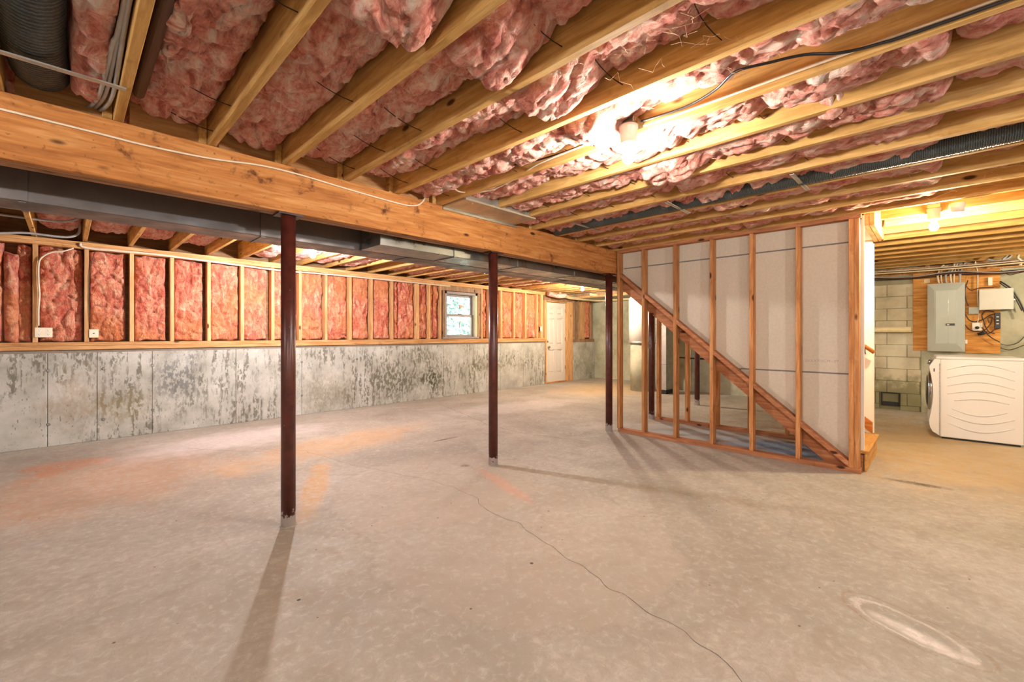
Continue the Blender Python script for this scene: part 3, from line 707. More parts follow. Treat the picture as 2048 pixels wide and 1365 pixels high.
def drysheet(z0, z1, parent, x0, x1, mat, ylo=.50, yhi=2.93):
    pts = []
    # clip the band z0..z1 against the diagonal (keep what lies above it)
    yd0 = (z0 + .02 - .11) / .829 + .585; yd1 = (z1 + .02 - .11) / .829 + .585
    yA = max(ylo, min(yhi, yd0)); yB = max(ylo, min(yhi, yd1))
    pts = [(ylo, z0), (yA, z0), (yB, min(z1, max(z0, zd(yB) - .02))), (yB, z1), (ylo, z1)]
    if yB >= yhi - 1e-6: pts = [(ylo, z0), (yA, z0), (yhi, max(z0 + .001, zd(yhi) - .02)), (yhi, z1), (ylo, z1)] if yA < yhi - 1e-6 else [(ylo, z0), (yhi, z0), (yhi, z1), (ylo, z1)]
    return MB().prism(pts, 0, x0, x1).obj('drywall_sheet', mat, parent)
# lowest sheet starts on the diagonal itself
MB().prism([(.5, .05), (.585, .06), (1.50, zd(1.50) - .02), (1.50, seamz[0] - .002), (.5, seamz[0] - .002)] if zd(1.5) < seamz[0] else [(.5, .05), (.585, .06), ((seamz[0] - .09) / .829 + .585, seamz[0] - .002), (.5, seamz[0] - .002)], 0, SX + .090, SX + .103).obj('drywall_sheet', DRYB, wall_stair)
drysheet(seamz[0], seamz[1] - .002, wall_stair, SX + .090, SX + .103, DRYB)
drysheet(seamz[1], JB - .002, wall_stair, SX + .090, SX + .103, DRYB)
for z, yh in ((seamz[0], 1.50), (seamz[1], 2.90)):
    MB().box((SX + .0885, .5, z - .008), (SX + .0902, yh, z + .006)).obj('edge_tape', TAPE, wall_stair)
MB().box((SX + .090, .47, .2), (SX + .104, .4995, JB - .004)).obj('corner_bead', DRYW, wall_stair)
def text(body, size, mx, mat, parent, name='faint_print'):
    cu = bpy.data.curves.new(name, 'FONT'); cu.body = body; cu.size = size; cu.extrude = .0002; cu.materials.append(mat)
    tmp = bpy.data.objects.new(name, cu); COL.objects.link(tmp); dg = bpy.context.evaluated_depsgraph_get()
    me = bpy.data.meshes.new_from_object(tmp.evaluated_get(dg)); bpy.data.objects.remove(tmp)
    return link(name, me, parent, mx=mx)
text('DOLV70XCM - P7', .034, Mrows((0, -1, 0), (0, 0, 1), (-1, 0, 0), (SX + .0893, .92, .985)), PRINT, wall_stair)

SX2 = 6.0
wall_stair2 = MB().box((SX2 + .013, .485, 0), (SX2 + .102, 2.955, .045), .002).obj('wall_stairwell', W_STAIRPLATE, kind='structure')
for yt in (2.932, 2.511, 2.11, 1.716, 1.305, .90, .53):
    board('stud', 2.25, .089, .038, 2, W_STAIRSTUD, wall_stair2, (SX2 + .013, yt - .0385, .0455))
MB().prism([(.49, .15), (2.95, 2.15), (2.95, JB), (.49, JB)], 0, SX2, SX2 + .0125).obj('drywall_sheet', DRYW, wall_stair2)
MB().box((SX2 - .002, .478, .2), (SX2 + .018, .4895, JB - .12)).obj('corner_bead', DRYW, wall_stair2)
MB().prism([(.49, .15), (2.95, 2.15), (2.95, 2.0), (.49, .0)], 0, SX2 + .103, SX2 + .115).obj('skirt_back', DRYB, wall_stair2)
MB().box((5.055, .49, 2.262), (5.998, 1.1, 2.275)).obj('stairwell_soffit', DRYW, wall_stair2)
MB().box((5.045, 3.05, JB - .3), (6.1, 3.06, 3.6)).obj('stairwell_end', DRYW, wall_stair2)
MB().box((5.045, .5, 3.6), (6.1, 3.06, 3.62)).obj('stairwell_cap', DRYW, wall_stair2); MB().box((5.035, .47, JT + .03), (5.045, 3.06, 3.6)).obj('stairwell_side', DRYW, wall_stair2); MB().box((6.02, .47, JT + .03), (6.03, 3.06, 3.6)).obj('stairwell_side', DRYW, wall_stair2); MB().box((5.045, .46, JT + .03), (6.02, .47, 3.6)).obj('stairwell_side', DRYW, wall_stair2)

# ------------------------------------------------------------------ staircase
st = thing('staircase', 'wooden basement staircase rising behind the stud wall, bottom tread showing', 'stairs', (5.5, .5, 0))
Tm = T((-5.5, -.5, 0)); RISE, RUN = .1945, .2346
for i in range(12):
    y = .455 + RUN * i; z = RISE * (i + 1)
    MB().box((5.056, y - .018, z - .03), (5.996, y + RUN + .008, z), .003).obj('tread', W_TREAD, st, mx=Tm)
    MB().box((5.075, y, z - RISE + .001), (5.996, y + .018, z - .031), .001).obj('riser', W_TREAD, st, mx=Tm)
for x in (5.058, 5.962):
    s0 = .829
    MB().prism([(.48, .002), (.72, .002), (3.02, s0 * 2.3), (3.02, s0 * 2.3 + .33), (.60, .155), (.48, .155)], 0, x, x + .034).obj('stringer', W_STAIRPLATE, st, mx=Tm)
MB().prism([(.49, .195), (.49, .315), (2.95, .315 + .829 * 2.46), (2.95, .195 + .829 * 2.46)], 0, 5.984, 5.9975).obj('skirt_board', W_RAIL, st, mx=Tm)
hr = thing('handrail', 'round wooden handrail on the white stairwell wall', 'handrail', (5.93, .5, 1.08))
MB().tube([(0, -.03, -.02), (0, .2, .17), (0, 2.2, 1.83)], .02, 12).obj('rail', W_RAIL, hr)
for y in (.05, 1.2, 2.1): MB().tube([(0, y, y * .829 - .012), (0, y, y * .829 - .06), (.068, y, y * .829 - .075)], .007, 8).obj('bracket', BLK, hr)

# ------------------------------------------------------------------ ducts beyond the beam
td = thing('trunk_duct', 'dark grey sheet-metal trunk duct running behind the beam', 'duct', (3, 3.6, 1.963))
Td = T((-3, -3.6, -1.963))
MB().box((-3.0, 3.50, 1.963), (9.0, 3.765, 2.30), .004).obj('duct_body', DUCT, td, mx=Td)
for x in (-.17, .995, 2.2, 3.4, 4.6, 5.8, 7.0):
    MB().box((x - .02, 3.492, 1.966), (x + .02, 3.4995, 2.30)).obj('drive_cleat', DUCT, td, mx=Td)
    MB().box((x - .014, 3.498, 1.957), (x + .014, 3.767, 1.9625)).obj('seam_strip', DUCT, td, mx=Td)
rd = thing('return_duct', 'bright galvanised duct run fixed along the near side of the grey trunk', 'duct', (5, 3.33, 1.963))
Tr = T((-5, -3.33, -1.963)); RX0 = atz(762, 490, 1.963).x
MB().box((RX0, 3.17, 1.965), (9.0, 3.488, 2.26), .003).obj('duct_body', GALVD, rd, mx=Tr)
for x in (RX0 + .75, RX0 + 1.6, RX0 + 2.6, RX0 + 3.6, RX0 + 4.6):
    MB().box((x - .012, 3.162, 1.968), (x + .012, 3.169, 2.26)).obj('drive_cleat', GALVD, rd, mx=Tr); MB().box((x - .012, 3.165, 1.958), (x + .012, 3.488, 1.9645)).obj('seam_strip', GALVD, rd, mx=Tr)
# panned joist bay at the beam
pn = thing('panned_return', 'shiny galvanised joist-bay pan boots where joists meet the beam', 'duct', (2.6, 2.85, 2.33))
Tp = T((-2.6, -2.85, -2.33))
MB().box((2.2, 2.66, 2.318), (3.04, 2.968, 2.333), .001).obj('pan_bottom', GALV, pn, mx=Tp)
MB().box((2.2, 2.955, 2.300), (3.10, 2.9675, 2.318)).obj('front_flange', GALV, pn, mx=Tp)
for xa, xb in ((2.202, 2.56), (2.602, 2.96)):
    MB().box((xa, 2.68, 2.334), (xb, 2.695, 2.50)).obj('bay_cap', GALV, pn, mx=Tp); MB().box((xb - .03, 2.66, 2.334), (xb, 2.679, 2.50)).obj('cap_flange', GALV, pn, mx=Tp)
for p in ((2.3, 2.70), (2.6, 2.70), (2.9, 2.70), (2.3, 2.94), (2.95, 2.94), (2.65, 2.94)): MB().lathe([(.006, 0), (.004, .003)], (p[0], p[1], 2.318), (0, 0, -1), 8).obj('screw', CHROME, pn, mx=Tp)

# flexible ducts
def flex(name, label, pts, r, rib, mat):
    o = MB(); P = []
    for a, b in zip(pts[:-1], pts[1:]):
        n = int((Vector(b) - Vector(a)).length / rib * 2); P += [Vector(a).lerp(Vector(b), i / n) for i in range(n)]
    o.tube(P, r, 28, True, lambda i: r * (1.0 if i % 2 else .955))
    return o.obj(name, mat, None, label, 'duct')
flex('flexible_duct', 'large black ribbed round duct at the top left corner between joists', [(-.09, -1.5, 2.44), (-.09, 1.6, 2.43), (-.10, 2.6, 2.445), (-.085, 2.95, 2.47)], .098, .016, FLEX)
flex('flexible_duct', 'thin black ribbed duct running along the right-hand joists', [(3.69, -1.5, 2.405), (3.685, .6, 2.40), (3.69, 1.6, 2.405), (3.70, 2.96, 2.40)], .08, .02, FLEX)
for i, (a, b) in enumerate((((-.34, 2.55), (.18, 2.62)),)):
    pass
def strap(x0, y0, x1, y1, z, label):
    d = Vector((x1 - x0, y1 - y0, 0)); L = d.length; an = math.atan2(d.y, d.x)
    m = MB(); m.box((0, -.013, 0), (L, .013, .002)); m.box((0, -.013, -.001), (L, -.009, .006)); m.box((0, .009, -.001), (L, .013, .006)); o = m.obj('duct_strap', GALV, None, label, 'strap', 'metal duct straps')
    o.matrix_basis = T((x0, y0, z)) @ Matrix.Rotation(an, 4, 'Z')
strap(3.41, 2.515, 3.87, 2.515, JB - .007, 'metal strap under the thin ribbed duct, nearest the beam')
strap(3.41, 1.579, 3.87, 1.579, JB - .007, 'metal strap under the thin ribbed duct, middle of three')
strap(3.41, .70, 3.87, .69, JB - .007, 'metal strap under the thin ribbed duct, farthest right')
pA = atz(0, 102, 2.334); pB = atz(252, 178, 2.334)
strap(pA.x - .15, pA.y, pB.x, pB.y, JB - .007, 'thin metal strap under the large black duct at top left')

# iron pipe between joists
MB().tube([(.235, -1.0, 2.392), (.235, 2.70, 2.392)], .024, 16).obj('iron_pipe', IRON, None, 'dark maroon iron pipe beside the second joist at top left', 'pipe')

# ------------------------------------------------------------------ cables
def smooth(pts, n=6):
    P = [Vector(p) for p in pts]; out = []
    for i in range(len(P) - 1):
        p0, p1, p2, p3 = P[max(i - 1, 0)], P[i], P[i + 1], P[min(i + 2, len(P) - 1)]
        for k in range(n):
            t = k / n; out.append(.5 * ((2 * p1) + (p2 - p0) * t + (2 * p0 - 5 * p1 + 4 * p2 - p3) * t * t + (3 * p1 - p0 - 3 * p2 + p3) * t ** 3))
    out.append(P[-1]); return out
def cable(label, pts, r, mat, group=None, name='cable', cat='cable'):
    return MB().tube(smooth(pts), r, 8).obj(name, mat, None, label, cat, group)
cb = [(-.5, 2.25), (-.209, 2.249), (-.057, 2.247), (.112, 2.245), (.304, 2.242), (.58, 2.256), (.824, 2.287), (1.058, 2.29), (1.395, 2.273), (1.795, 2.26), (1.93, 2.275), (1.99, 2.31), (2.02, 2.355)]
cable('cream cable stapled along the front of the beam', [(x, 2.964, z) for x, z in cb] + [(2.03, 3.02, 2.40)], .0055, WHITEW)
for x, z in ((.6, 2.256), (1.5, 2.268), (1.86, 2.263)):
    pass
for i, (dx, dz) in enumerate(((.0, .0), (.014, -.008), (-.012, -.006))):
    cable(['grey cable in the bundle at top left, next to the joist', 'lowest grey cable in the bundle at top left', 'outermost grey cable in the bundle at top left'][i],
          [(.142 + dx * .4, -.8, 2.40 + dz), (.142 + dx * .4, 1.9, 2.40 + dz), (.134 + dx, 2.3, 2.385 + dz), (.125 + dx * 1.6, 2.75, 2.375 + dz), (.10 + dx * 1.6, 3.0, 2.39 + dz), (.085 + dx * 1.6, 3.1, 2.42)], .0085, GREYW, 'grey cables beside the first joist')
j6 = 2.157
cable('white cable running along the joist right of the near bulb', [(j6 - .012, 1.12, 2.362), (j6 - .006, .9, 2.362), (j6 - .006, .4, 2.362), (j6 - .006, 0, 2.36), (j6 - .006, -1.2, 2.36)], .006, WHITEW)
cable('black cable looping across the insulation right of the near bulb', [(2.087, 1.1, 2.36), (2.105, .88, 2.36), (2.053, .72, 2.36), (1.975, .611, 2.362), (2.002, .487, 2.36), (2.038, .373, 2.357), (2.12, .275, 2.357), (2.145, .156, 2.35), (2.149, -.05, 2.345), (2.149, -1.2, 2.345)], .006, BLACKW)
cable('white cable sagging to the galvanised pan by the beam', [(2.10, 2.70, 2.40), (2.155, 2.647, 2.36), (2.24, 2.42, 2.345), (2.198, 2.10, 2.35), (2.14, 1.86, 2.36), (2.12, 1.55, 2.36), (2.12, 1.25, 2.37)], .006, WHITEW)
cable('black cable behind the white cable left of the near bulb', [(2.13, 2.45, 2.45), (2.10, 2.1, 2.40), (2.13, 1.9, 2.385), (2.14, 1.6, 2.375), (2.12, 1.25, 2.375)], .0055, BLACKW)
Yc = WL - .01
cable('white cable curving down to the cream quad outlet', [tuple(aty(x, y, WL - .02)) for x, y in ((147, 497), (125, 503), (105, 505), (88, 512), (78, 525), (77, 560), (79, 590), (77, 620), (77, 652))], .008, WHITEW)
cable('white conduit along the top plate of the insulated wall', [tuple(aty(x, y, WL - .012)) for x, y in ((160, 487), (178, 497), (300, 508), (450, 527), (560, 541))] + [tuple(aty(x, y, WL - .012)) for x, y in ((700, 553), (900, 573))], .013, WHITEW, name='conduit', cat='conduit')
cable('grey cable looping above the wall plate at far left, upper', [tuple(aty(x, y, 6.2)) for x, y in ((-10, 428), (50, 436), (110, 443), (140, 442), (158, 437))], .011, GREYW)
cable('grey cable looping above the wall plate at far left, lower', [tuple(aty(x, y, 6.8)) for x, y in ((-10, 467), (50, 466), (110, 473), (140, 474), (157, 467), (160, 450), (156, 438))], .012, GREYW)
cable('thin black wire on the second wall stud', [tuple(aty(x, y, WL - .006)) for x, y in ((189, 505), (182, 530), (179, 545), (178, 600), (180, 656))], .003, BLACKW)

# insulated pipe above the door and along the far wall
pz = 2.215
ip = thing('insulated_pipe', 'cream-sleeved pipe above the white door turning along the far wall', 'pipe', (10.4, 6.9, pz))
Ti = T((-10.4, -6.9, -pz))
MB().tube(smooth([(8.75, 6.85, pz + .06), (9.0, 6.88, pz + .03), (9.3, 6.88, pz), (10.2, 6.86, pz), (10.42, 6.78, pz), (10.5, 6.6, pz), (10.5, 5.2, pz)], 8), .043, 14).obj('sleeve', PIPEI, ip, mx=Ti)
for p in ((9.7, 6.88), (10.1, 6.87), (10.5, 6.4)): MB().tube([(p[0] - .05, p[1], pz - .03), (p[0], p[1], pz - .05), (p[0] + .05, p[1], pz - .03), (p[0] + .05, p[1], pz + .1)], .004, 6).obj('hanger', WIRE, ip, mx=Ti)
MB().tube(smooth([(8.35, 6.9, 2.27), (8.6, 6.8, 2.22), (8.85, 6.75, 2.24)]), .06, 12).obj('loose_wrap', PINK, ip, mx=Ti)
MB().tube([(9.3, 6.3, 2.27), (9.9, 6.3, 2.27), (10.4, 6.3, 2.27)], .03, 12).obj('insulated_pipe', PIPEI, None, 'shorter cream pipe behind the far bulb', 'pipe')
MB().tube([(FX - .055, .30, 1.33), (FX - .055, 2.4, 1.33)], .046, 14).obj('wall_pipe', PIPEI, None, 'thick cream pipe crossing the cinder blocks left of the plywood', 'pipe')

# ------------------------------------------------------------------ lamps
def fixture(i, label, group=None):
    (x, y, z), wt, c = BULBS[i]
    t = thing('ceiling_lamp', label, 'lamp', (x, y, z + .05))
    MB().lathe([(.050, .10), (.050, .085), (.045, .075), (.040, .02), (.044, .012), (.044, 0), (.018, -.002)], (0, 0, 0), seg=28).obj('lampholder', PORC, t)
    b = MB(); b.lathe([(.013, -.004), (.015, -.012), (.021, -.025), (.030, -.048), (.032, -.064), (.028, -.082), (.016, -.094), (.001, -.098)], (0, 0, 0), seg=24)
    b.obj('bulb', EMI[i], t)
    MB().box((-.03, -.045, .101), (.075, .045, .14), .003).obj('junction_box', GALVD, t)
    return t
LBL = ['near lit bulb in a white porcelain holder among the insulation', 'lit bulb beyond the trunk duct, right of the nearest post', 'lit bulb at the far end beside the stair stud wall', 'lit yellow bulb hanging near the stairs at right',
       'added unseen fill bulb behind the camera at left', 'added unseen fill bulb behind the camera at right', 'added unseen fill bulb left of the frame near the beam', 'added unseen fill bulb right of the frame near the washer']
for i in range(len(BULBS)): fixture(i, LBL[i])
t = thing('ceiling_lamp', 'white unlit porcelain lamp socket beside the yellow bulb', 'lamp', (5.14, -.12, JB - .02))
MB().lathe([(.05, 0), (.05, -.03), (.042, -.07), (.03, -.075)], (0, 0, .02), seg=24).obj('lampholder', PORC, t)

# ------------------------------------------------------------------ tank and furnace duct behind the stair
tk = thing('water_tank', 'white upright tank with a metal base ring behind the stair studs', 'tank', (9.02, 4.72, 0))
MB().lathe([(.27, .0), (.27, 1.05)], (0, 0, 0), seg=36).obj('lower_casing', FARC, tk)
MB().lathe([(.305, 1.05), (.315, 1.06), (.315, 1.09), (.305, 1.10)], (0, 0, 0), seg=36).obj('base_ring', GALV, tk)
MB().lathe([(.30, 1.10), (.30, 2.05), (.26, 2.10), (.02, 2.11)], (0, 0, 0), seg=36).obj('tank_body', TANKW, tk)
gd = thing('vertical_duct', 'tall galvanised box duct on a black base behind the stair studs', 'duct', (8.9, 4.1, 0))
MB().box((-.19, -.07, .09), (.16, .16, 2.2), .003).obj('duct_body', GALV, gd); MB().box((-.17, -.06, 0), (.15, .14, .089)).obj('black_base', BLK, gd)
for z in (.62, 1.45): MB().box((-.195, -.075, z), (.165, .165, z + .012)).obj('seam', GALVD, gd)
MB().tube([(9.59, 3.55, .72), (9.585, 4.35, .74)], .014, 8).obj('black_pipe', BLK, None, 'thin black horizontal pipe on the far wall behind the stair', 'pipe')

# ------------------------------------------------------------------ electrical board
EX = 9.585
def onE(x, y, X=EX): return atx(x, y, X)
def rectE(name, x0, y0, x1, y1, X, depth, mat, label=None, cat=None, parent=None, bev=.003, mx=None):
    a = atx(x0, y0, X - depth); b = atx(x1, y1, X - depth)
    return MB().box((X - depth, min(a.y, b.y), min(a.z, b.z)), (X, max(a.y, b.y), max(a.z, b.z)), bev).obj(name, mat, parent, label, cat, mx=mx)
rectE('plywood_board', 1826, 548, 1932, 703, 9.598, .018, W_PLYWOOD, 'orange plywood backing board under the grey breaker panel', 'board')
rectE('plywood_board', 1931, 538, 2001, 708, 9.598, .020, W_PLYWOOD, 'orange plywood backing board right of the breaker panel', 'board')
rectE('wood_block', 1954, 518, 1973, 540, 9.598, .035, W_PLYWOOD, 'short wooden block above the right plywood board', 'block')
rectE('wood_block', 1850, 528, 1860, 549, 9.598, .03, W_PLATE, 'narrow wooden cleat above the left plywood board', 'block')
a = onE(1855, 569, 9.47); b = onE(1930, 704, 9.47)
pl = thing('breaker_panel', 'grey metal breaker panel with a sloping frame and black latch', 'electrical panel', (9.47, (a.y + b.y) / 2, (a.z + b.z) / 2))
hw, hh = abs(a.y - b.y) / 2, abs(a.z - b.z) / 2
MB().box((.005, -hw + .01, -hh + .01), (.109, hw - .01, hh - .01)).obj('box_body', PANELG, pl)
cv = MB(); o4 = [(-hw, -hh), (hw, -hh), (hw, hh), (-hw, hh)]; iw, ih, ic = hw * .62, hh * .80, .0
i4 = [(-iw, -ih), (iw, -ih), (iw, ih), (-iw, ih)]
for q in range(4):
    r = (q + 1) % 4; cv.quad((0, *o4[q]), (0, *o4[r]), (-.018, *i4[r]), (-.018, *i4[q])); cv.quad((.006, *o4[q]), (.006, *o4[r]), (0, *o4[r]), (0, *o4[q]))
cv.quad(*[(-.018, *p) for p in i4]); cv.quad(*[(.006, *p) for p in o4[::-1]]); cv.obj('cover', PANELG, pl)
d = MB().box((-.025, -iw + .012, -ih + .012), (-.0185, iw - .012, ih - .012), .002).obj('panel_door', PANELG, pl)
MB().box((-.028, -iw * .22, -ih + .014), (-.0255, -iw * .20, ih - .014)).obj('door_rib', GALVD, d)
MB().box((-.031, -iw + .03, -.13), (-.0255, -iw + .13, -.095), .001).obj('latch', BLK, d); MB().box((-.033, -iw + .09, -.122), (-.0315, -iw + .115, -.106)).obj('latch_mark', WHP, d)
for y in (-hw + .03, hw - .03):
    for z in (-hh + .12, hh - .12): MB().lathe([(.006, 0), (.004, .004)], (.0, y, z), (-1, 0, 0), 8).obj('screw', GALVD, pl)
a = onE(1959, 580, 9.44); b = onE(2026, 618, 9.44)
bx = thing('utility_box', 'white rectangular utility box at the right of the plywood', 'box', (9.44, (a.y + b.y) / 2, (a.z + b.z) / 2)); hw, hh = abs(a.y - b.y) / 2, abs(a.z - b.z) / 2
MB().box((.012, -hw, -hh), (.13, hw, hh), .004).obj('box_body', PANELG, bx); MB().box((-.006, -hw - .005, -hh - .005), (.0115, hw + .005, hh + .005), .004).obj('lid', BOXW, bx)
MB().box((-.003, -hw - .022, -.03), (.02, -hw - .006, -.005)).obj('latch', GALVD, bx)
rectE('junction_box', 1937, 615, 1958, 628, 9.575, .05, PANELG, 'small grey junction box right of the breaker panel', 'box')
a = onE(1944, 646, 9.53); b = onE(1965, 662, 9.53)
ot = thing('surface_outlet', 'white surface outlet with a black plug on the plywood', 'outlet', (9.53, (a.y + b.y) / 2, (a.z + b.z) / 2)); hw, hh = abs(a.y - b.y) / 2, abs(a.z - b.z) / 2
MB().box((0, -hw, -hh), (.045, hw, hh), .004).obj('cover_plate', WHP, ot); MB().lathe([(.022, 0), (.02, .03), (.012, .045)], (0, .005, -.015), (-1, -.3, 0), 14).obj('plug', BLK, ot)
a = onE(1989, 626, 9.55); b = onE(2001, 658, 9.55)
ps = thing('power_strip', 'black power adapter strip hanging beside the plywood edge', 'power strip', (9.536, (a.y + b.y) / 2, (a.z + b.z) / 2)); hw, hh = abs(a.y - b.y) / 2, abs(a.z - b.z) / 2
MB().box((0, -hw, -hh), (.04, hw, hh), .005).obj('strip_body', BLK, ps)
for z in (-.05, 0, .05): MB().box((-.003, -.012, z), (.0, .012, z + .012)).obj('socket', WHP, ps)
rectE('wire_block', 1976, 555, 1985, 571, 9.575, .03, WHP, 'small white terminal block above the white utility box', 'terminal block')
rectE('paper_scrap', 1848, 559, 1860, 566, 9.579, .002, PAPER, 'small torn pale paper scrap on the left plywood', 'paper')
rectE('small_plug', 1930, 680, 1935, 688, 9.56, .03, WHP, 'tiny white plug beside the lower corner of the breaker panel', 'plug')
def ecable(label, pts, r, mat, X=9.53, group=None): cable(label, [tuple(onE(x, y, X if len(q) < 1 else q[0])) for x, y, *q in pts], r, mat, group)
tops = [((1878, 568), (1875, 552), (1880, 538), (1888, 530)), ((1884, 568), (1882, 550), (1885, 537), (1896, 532)), ((1893, 568), (1891, 553), (1899, 541), (1912, 536)), ((1903, 568), (1901, 550), (1907, 535), (1911, 524)), ((1908, 568), (1908, 552), (1911, 538), (1916, 526)), ((1921, 567), (1919, 550), (1916, 538), (1922, 526)), ((1919, 567), (1921, 548), (1925, 535), (1932, 524))]
for i, ps_ in enumerate(tops):
    ecable(['first', 'second', 'third', 'fourth', 'fifth', 'sixth', 'seventh'][i] + ' cable from the left entering the top of the breaker panel', ps_, .012 if i not in (1, 4) else .008, GREYW if i in (2, 5, 6) else WHITEW, 9.52, 'cables entering the breaker panel')
ecable('long white cable hanging down the right plywood board', ((1951, 508), (1951, 530), (1955, 545), (1955, 580), (1956, 605), (1957, 616)), .009, WHITEW, 9.54)
ecable('pale cable from the junction box to the white outlet', ((1958, 628), (1957, 636), (1955, 646)), .007, WHITEW, 9.54)
ecable('thick grey cable dropping from the joists at right, first', ((2050, 470), (2035, 482), (2022, 500), (2013, 512), (2005, 520)), .014, GREYW, 9.2, 'thick grey cables at the right edge')
ecable('thick grey cable dropping from the joists at right, second', ((2050, 478), (2038, 490), (2026, 505), (2016, 517), (1990, 521), (1975, 519)), .014, GREYW, 9.25, 'thick grey cables at the right edge')
ecable('pale ragged cable bunch at the right edge under the joists', ((2048, 492), (2038, 508), (2036, 516), (2042, 522), (2041, 531)), .014, WHITEW, 9.3)
ecable('black cable sweeping down the grey wall at right', ((2000, 563), (2012, 570), (2022, 578), (2032, 592), (2040, 605), (2052, 630)), .010, BLACKW, 9.5)
ecable('black cable behind it across the grey wall', ((1999, 566), (2018, 580), (2030, 596), (2044, 622)), .007, BLACKW, 9.55)
ecable('thin black wire arcing at the wall top right', ((1985, 528), (2005, 532), (2025, 531), (2050, 529)), .006, BLACKW, 9.5)
ecable('thin black wire arcing lower at the wall top right', ((2002, 541), (2018, 550), (2030, 548), (2050, 543)), .004, BLACKW, 9.55)
ecable('thin dark wire drooping under the grey wall stain', ((2001, 688), (2015, 691), (2035, 686), (2050, 672)), .004, BLACKW, 9.57)
ecable('thin dark wire drooping lowest on the grey wall', ((2001, 696), (2020, 700), (2050, 690)), .004, BLACKW, 9.57)
loops = [((1931, 629), (1938, 640), (1950, 644), (1965, 640), (1978, 632), (1988, 628)), ((1930, 650), (1940, 660), (1955, 663), (1970, 660), (1982, 646), (1984, 634)), ((1964, 655), (1974, 668), (1985, 677), (2000, 685)), ((1965, 662), (1975, 668), (1986, 662), (1994, 656)), ((1966, 640), (1964, 630), (1972, 622), (1988, 624)), ((1978, 646), (1976, 637), (1983, 634), (1988, 640)), ((1967, 640), (1970, 652), (1978, 664), (1990, 668)), ((1930, 570), (1940, 580), (1950, 579), (1960, 576), (1988, 575)), ((1936, 561), (1930, 580), (1932, 600), (1937, 612))]
for i, l_ in enumerate(loops):
    ecable(['dark cable loop from breaker panel to power strip', 'dark cable loop below the white outlet', 'dark cable trailing to the plywood corner', 'short dark cable joining the power strip base', 'dark cable loop above the white outlet', 'small dark cable ring beside the power strip', 'dark cable crossing the loops on the plywood', 'dark wire running above the white utility box', 'thin dark wire down the plywood beside the panel'][i], l_, .006, BROWNW if i % 2 else BLACKW, 9.54 - .006 * i, 'tangled dark cables on the right plywood')
MB().lathe([(.02, 0), (.024, .06), (.015, .1)], tuple(onE(1955, 669, 9.53)), (0, -1, .3), 12).obj('plug', BLK, None, 'black transformer plug below the white outlet', 'plug')
for i, (yy, zz) in enumerate(((2.30, 2.29), (2.25, 2.27), (2.28, 2.255))):
    cable(['highest', 'lowest', 'middle'][i] + ' of the three cables running along the top of the block wall', [(9.3 - .03 * i, -1.2, zz), (9.32 - .03 * i, 0, zz - .02), (9.31 - .03 * i, 1.2, zz)], .010, [WHITEW, BROWNW, PIPEI][i], 'cables along the top of the block wall')

for i, (xx, zz, sag) in enumerate(((9.50, 2.20, .03), (9.46, 2.185, .05), (9.52, 2.165, .02), (9.44, 2.21, .06))):
    cable(['uppermost', 'second', 'third', 'most sagging'][i] + ' black cable strung along the top of the far wall above the panel', [(xx, -1.2, zz), (xx, -.7, zz - sag), (xx + .01, -.2, zz), (xx, .3, zz - sag * .6), (xx, .9, zz + .01)], .007, [BLACKW, BROWNW, BLACKW, GREYW][i], 'dark cables above the electrical board')

# ------------------------------------------------------------------ washer
WR = math.radians(2)
Wm = T((7.34, -.03, 0)) @ Matrix.Rotation(WR, 4, 'Z')
wa = thing('washing_machine', 'white front-loading washer with curved ribs on its side, seen from the side', 'washing machine', (7.34, -.03, 0)); wa.rotation_euler = (0, 0, WR)
Wd_, Dp, Hh = .69, .655, .985
body = MB().box((.0, -Dp, .022), (Wd_, 0, Hh - .035), .006).obj('cabinet', WASHM, wa)
MB().box((-.006, -Dp - .006, Hh - .034), (Wd_ + .006, .04, Hh), .010).obj('lid_top', WASHM, wa)
# bulging front facing +y
fr = MB(); prof = []
for i in range(21):
    t = i / 20; z = .03 + t * (Hh - .06)
    bulge = .098 - .034 * math.sin(max(0, min(1, (t - .2) / .7)) * math.pi)
    if t > .90: bulge *= 1 - (t - .90) * 5
    bulge = max(.004, bulge * math.sqrt(max(0, 1 - (1 - min(1, t / .17)) ** 2)))
    prof.append((bulge, z))
pts = [(0.0005, .03)] + [(p[0], p[1]) for p in prof] + [(0.0005, Hh - .035)]
fr.prism(pts, 0, .0, Wd_); fr.obj('front_panel', WASHM, wa)
MB().lathe([(.20, 0), (.245, .02), (.25, .05), (.235, .068), (.20, .072)], (Wd_ / 2, .035, .54), (0, 1, 0), 40).obj('door_ring', CHROME, wa)
MB().lathe([(.20, .0), (.17, .008), (.10, .014), (.01, .016)], (Wd_ / 2, .108, .54), (0, 1, 0), 32).obj('door_glass', GLASSD, wa)
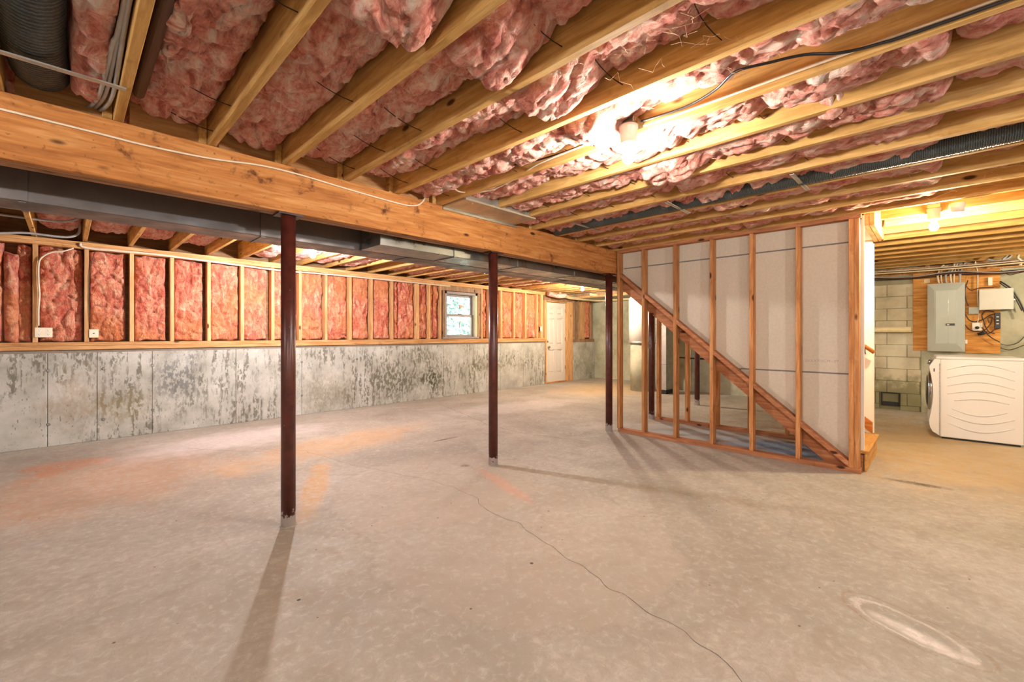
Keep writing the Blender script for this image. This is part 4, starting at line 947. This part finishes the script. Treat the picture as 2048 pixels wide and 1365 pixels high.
MB().prism([(.05, .86), (.094, .87), (.06, .945), (.01, .948)], 0, .02, Wd_ - .02).obj('console', WASHG, wa)
MB().lathe([(.03, 0), (.028, .03), (.0, .032)], (.12, .078, .905), (0, 1, .4), 20).obj('dial', CHROME, wa)
MB().box((-.001, .05, .80), (.003, .06, .84)).obj('side_vent', BLK, wa)
for (zc, rise, ya, yb) in ((.875, .075, -.62, -.06), (.775, .075, -.62, -.06), (.675, .07, -.62, -.06), (.575, .06, -.62, -.06), (.49, .04, -.58, -.12), (.335, -.055, -.56, -.10), (.255, -.07, -.62, -.06), (.155, -.075, -.62, -.06)):
    P = []
    for i in range(17):
        t = i / 16; y = ya + (yb - ya) * t; P.append((-.0005, y * .95, zc + rise * (math.sin(math.pi * t) - .6)))
    mm = MB(); mm.tube(P, .013, 8, True, lambda i: .013 * (.35 + .65 * math.sin(math.pi * i / 16))); mm.obj('side_rib', WASHM, wa)
MB().box((.02, -Dp + .02, 0), (Wd_ - .02, -.01, .021)).obj('plinth', BLK, wa)
MB().box((.0, .001, .03), (.004, .012, .9)).obj('front_seam', WASHG, wa)
MB().box((6.9, -2.2, 0), (7.5, -.9, .0)) if False else None

# ------------------------------------------------------------------ cobweb threads
cbw = MB(); rc = random.Random(11)
for i in range(90):
    x = rc.choice([3.9, 4.25, 4.3, 4.6, 4.65, 4.9]) + rc.uniform(-.1, .1); y = rc.uniform(-.35, .9); z = rc.uniform(2.33, 2.45)
    P = [Vector((x, y, z))]
    for q in range(5): P.append(P[-1] + Vector((rc.uniform(-.03, .05), rc.uniform(-.07, .07), rc.uniform(-.03, .03))))
    cbw.tube(P, .0009, 3, False)
for i in range(26):
    x = rc.uniform(1.4, 2.0); y = rc.uniform(.45, 1.1); P = [Vector((x, y, rc.uniform(2.33, 2.4)))]
    for q in range(5): P.append(P[-1] + Vector((rc.uniform(-.03, .06), rc.uniform(-.05, .03), rc.uniform(-.02, .02))))
    cbw.tube(P, .0007, 3, False)
cbw.obj('cobweb', COBW, None, 'tangled cobweb threads hanging between the right-hand joists', 'cobweb', None, 'stuff')
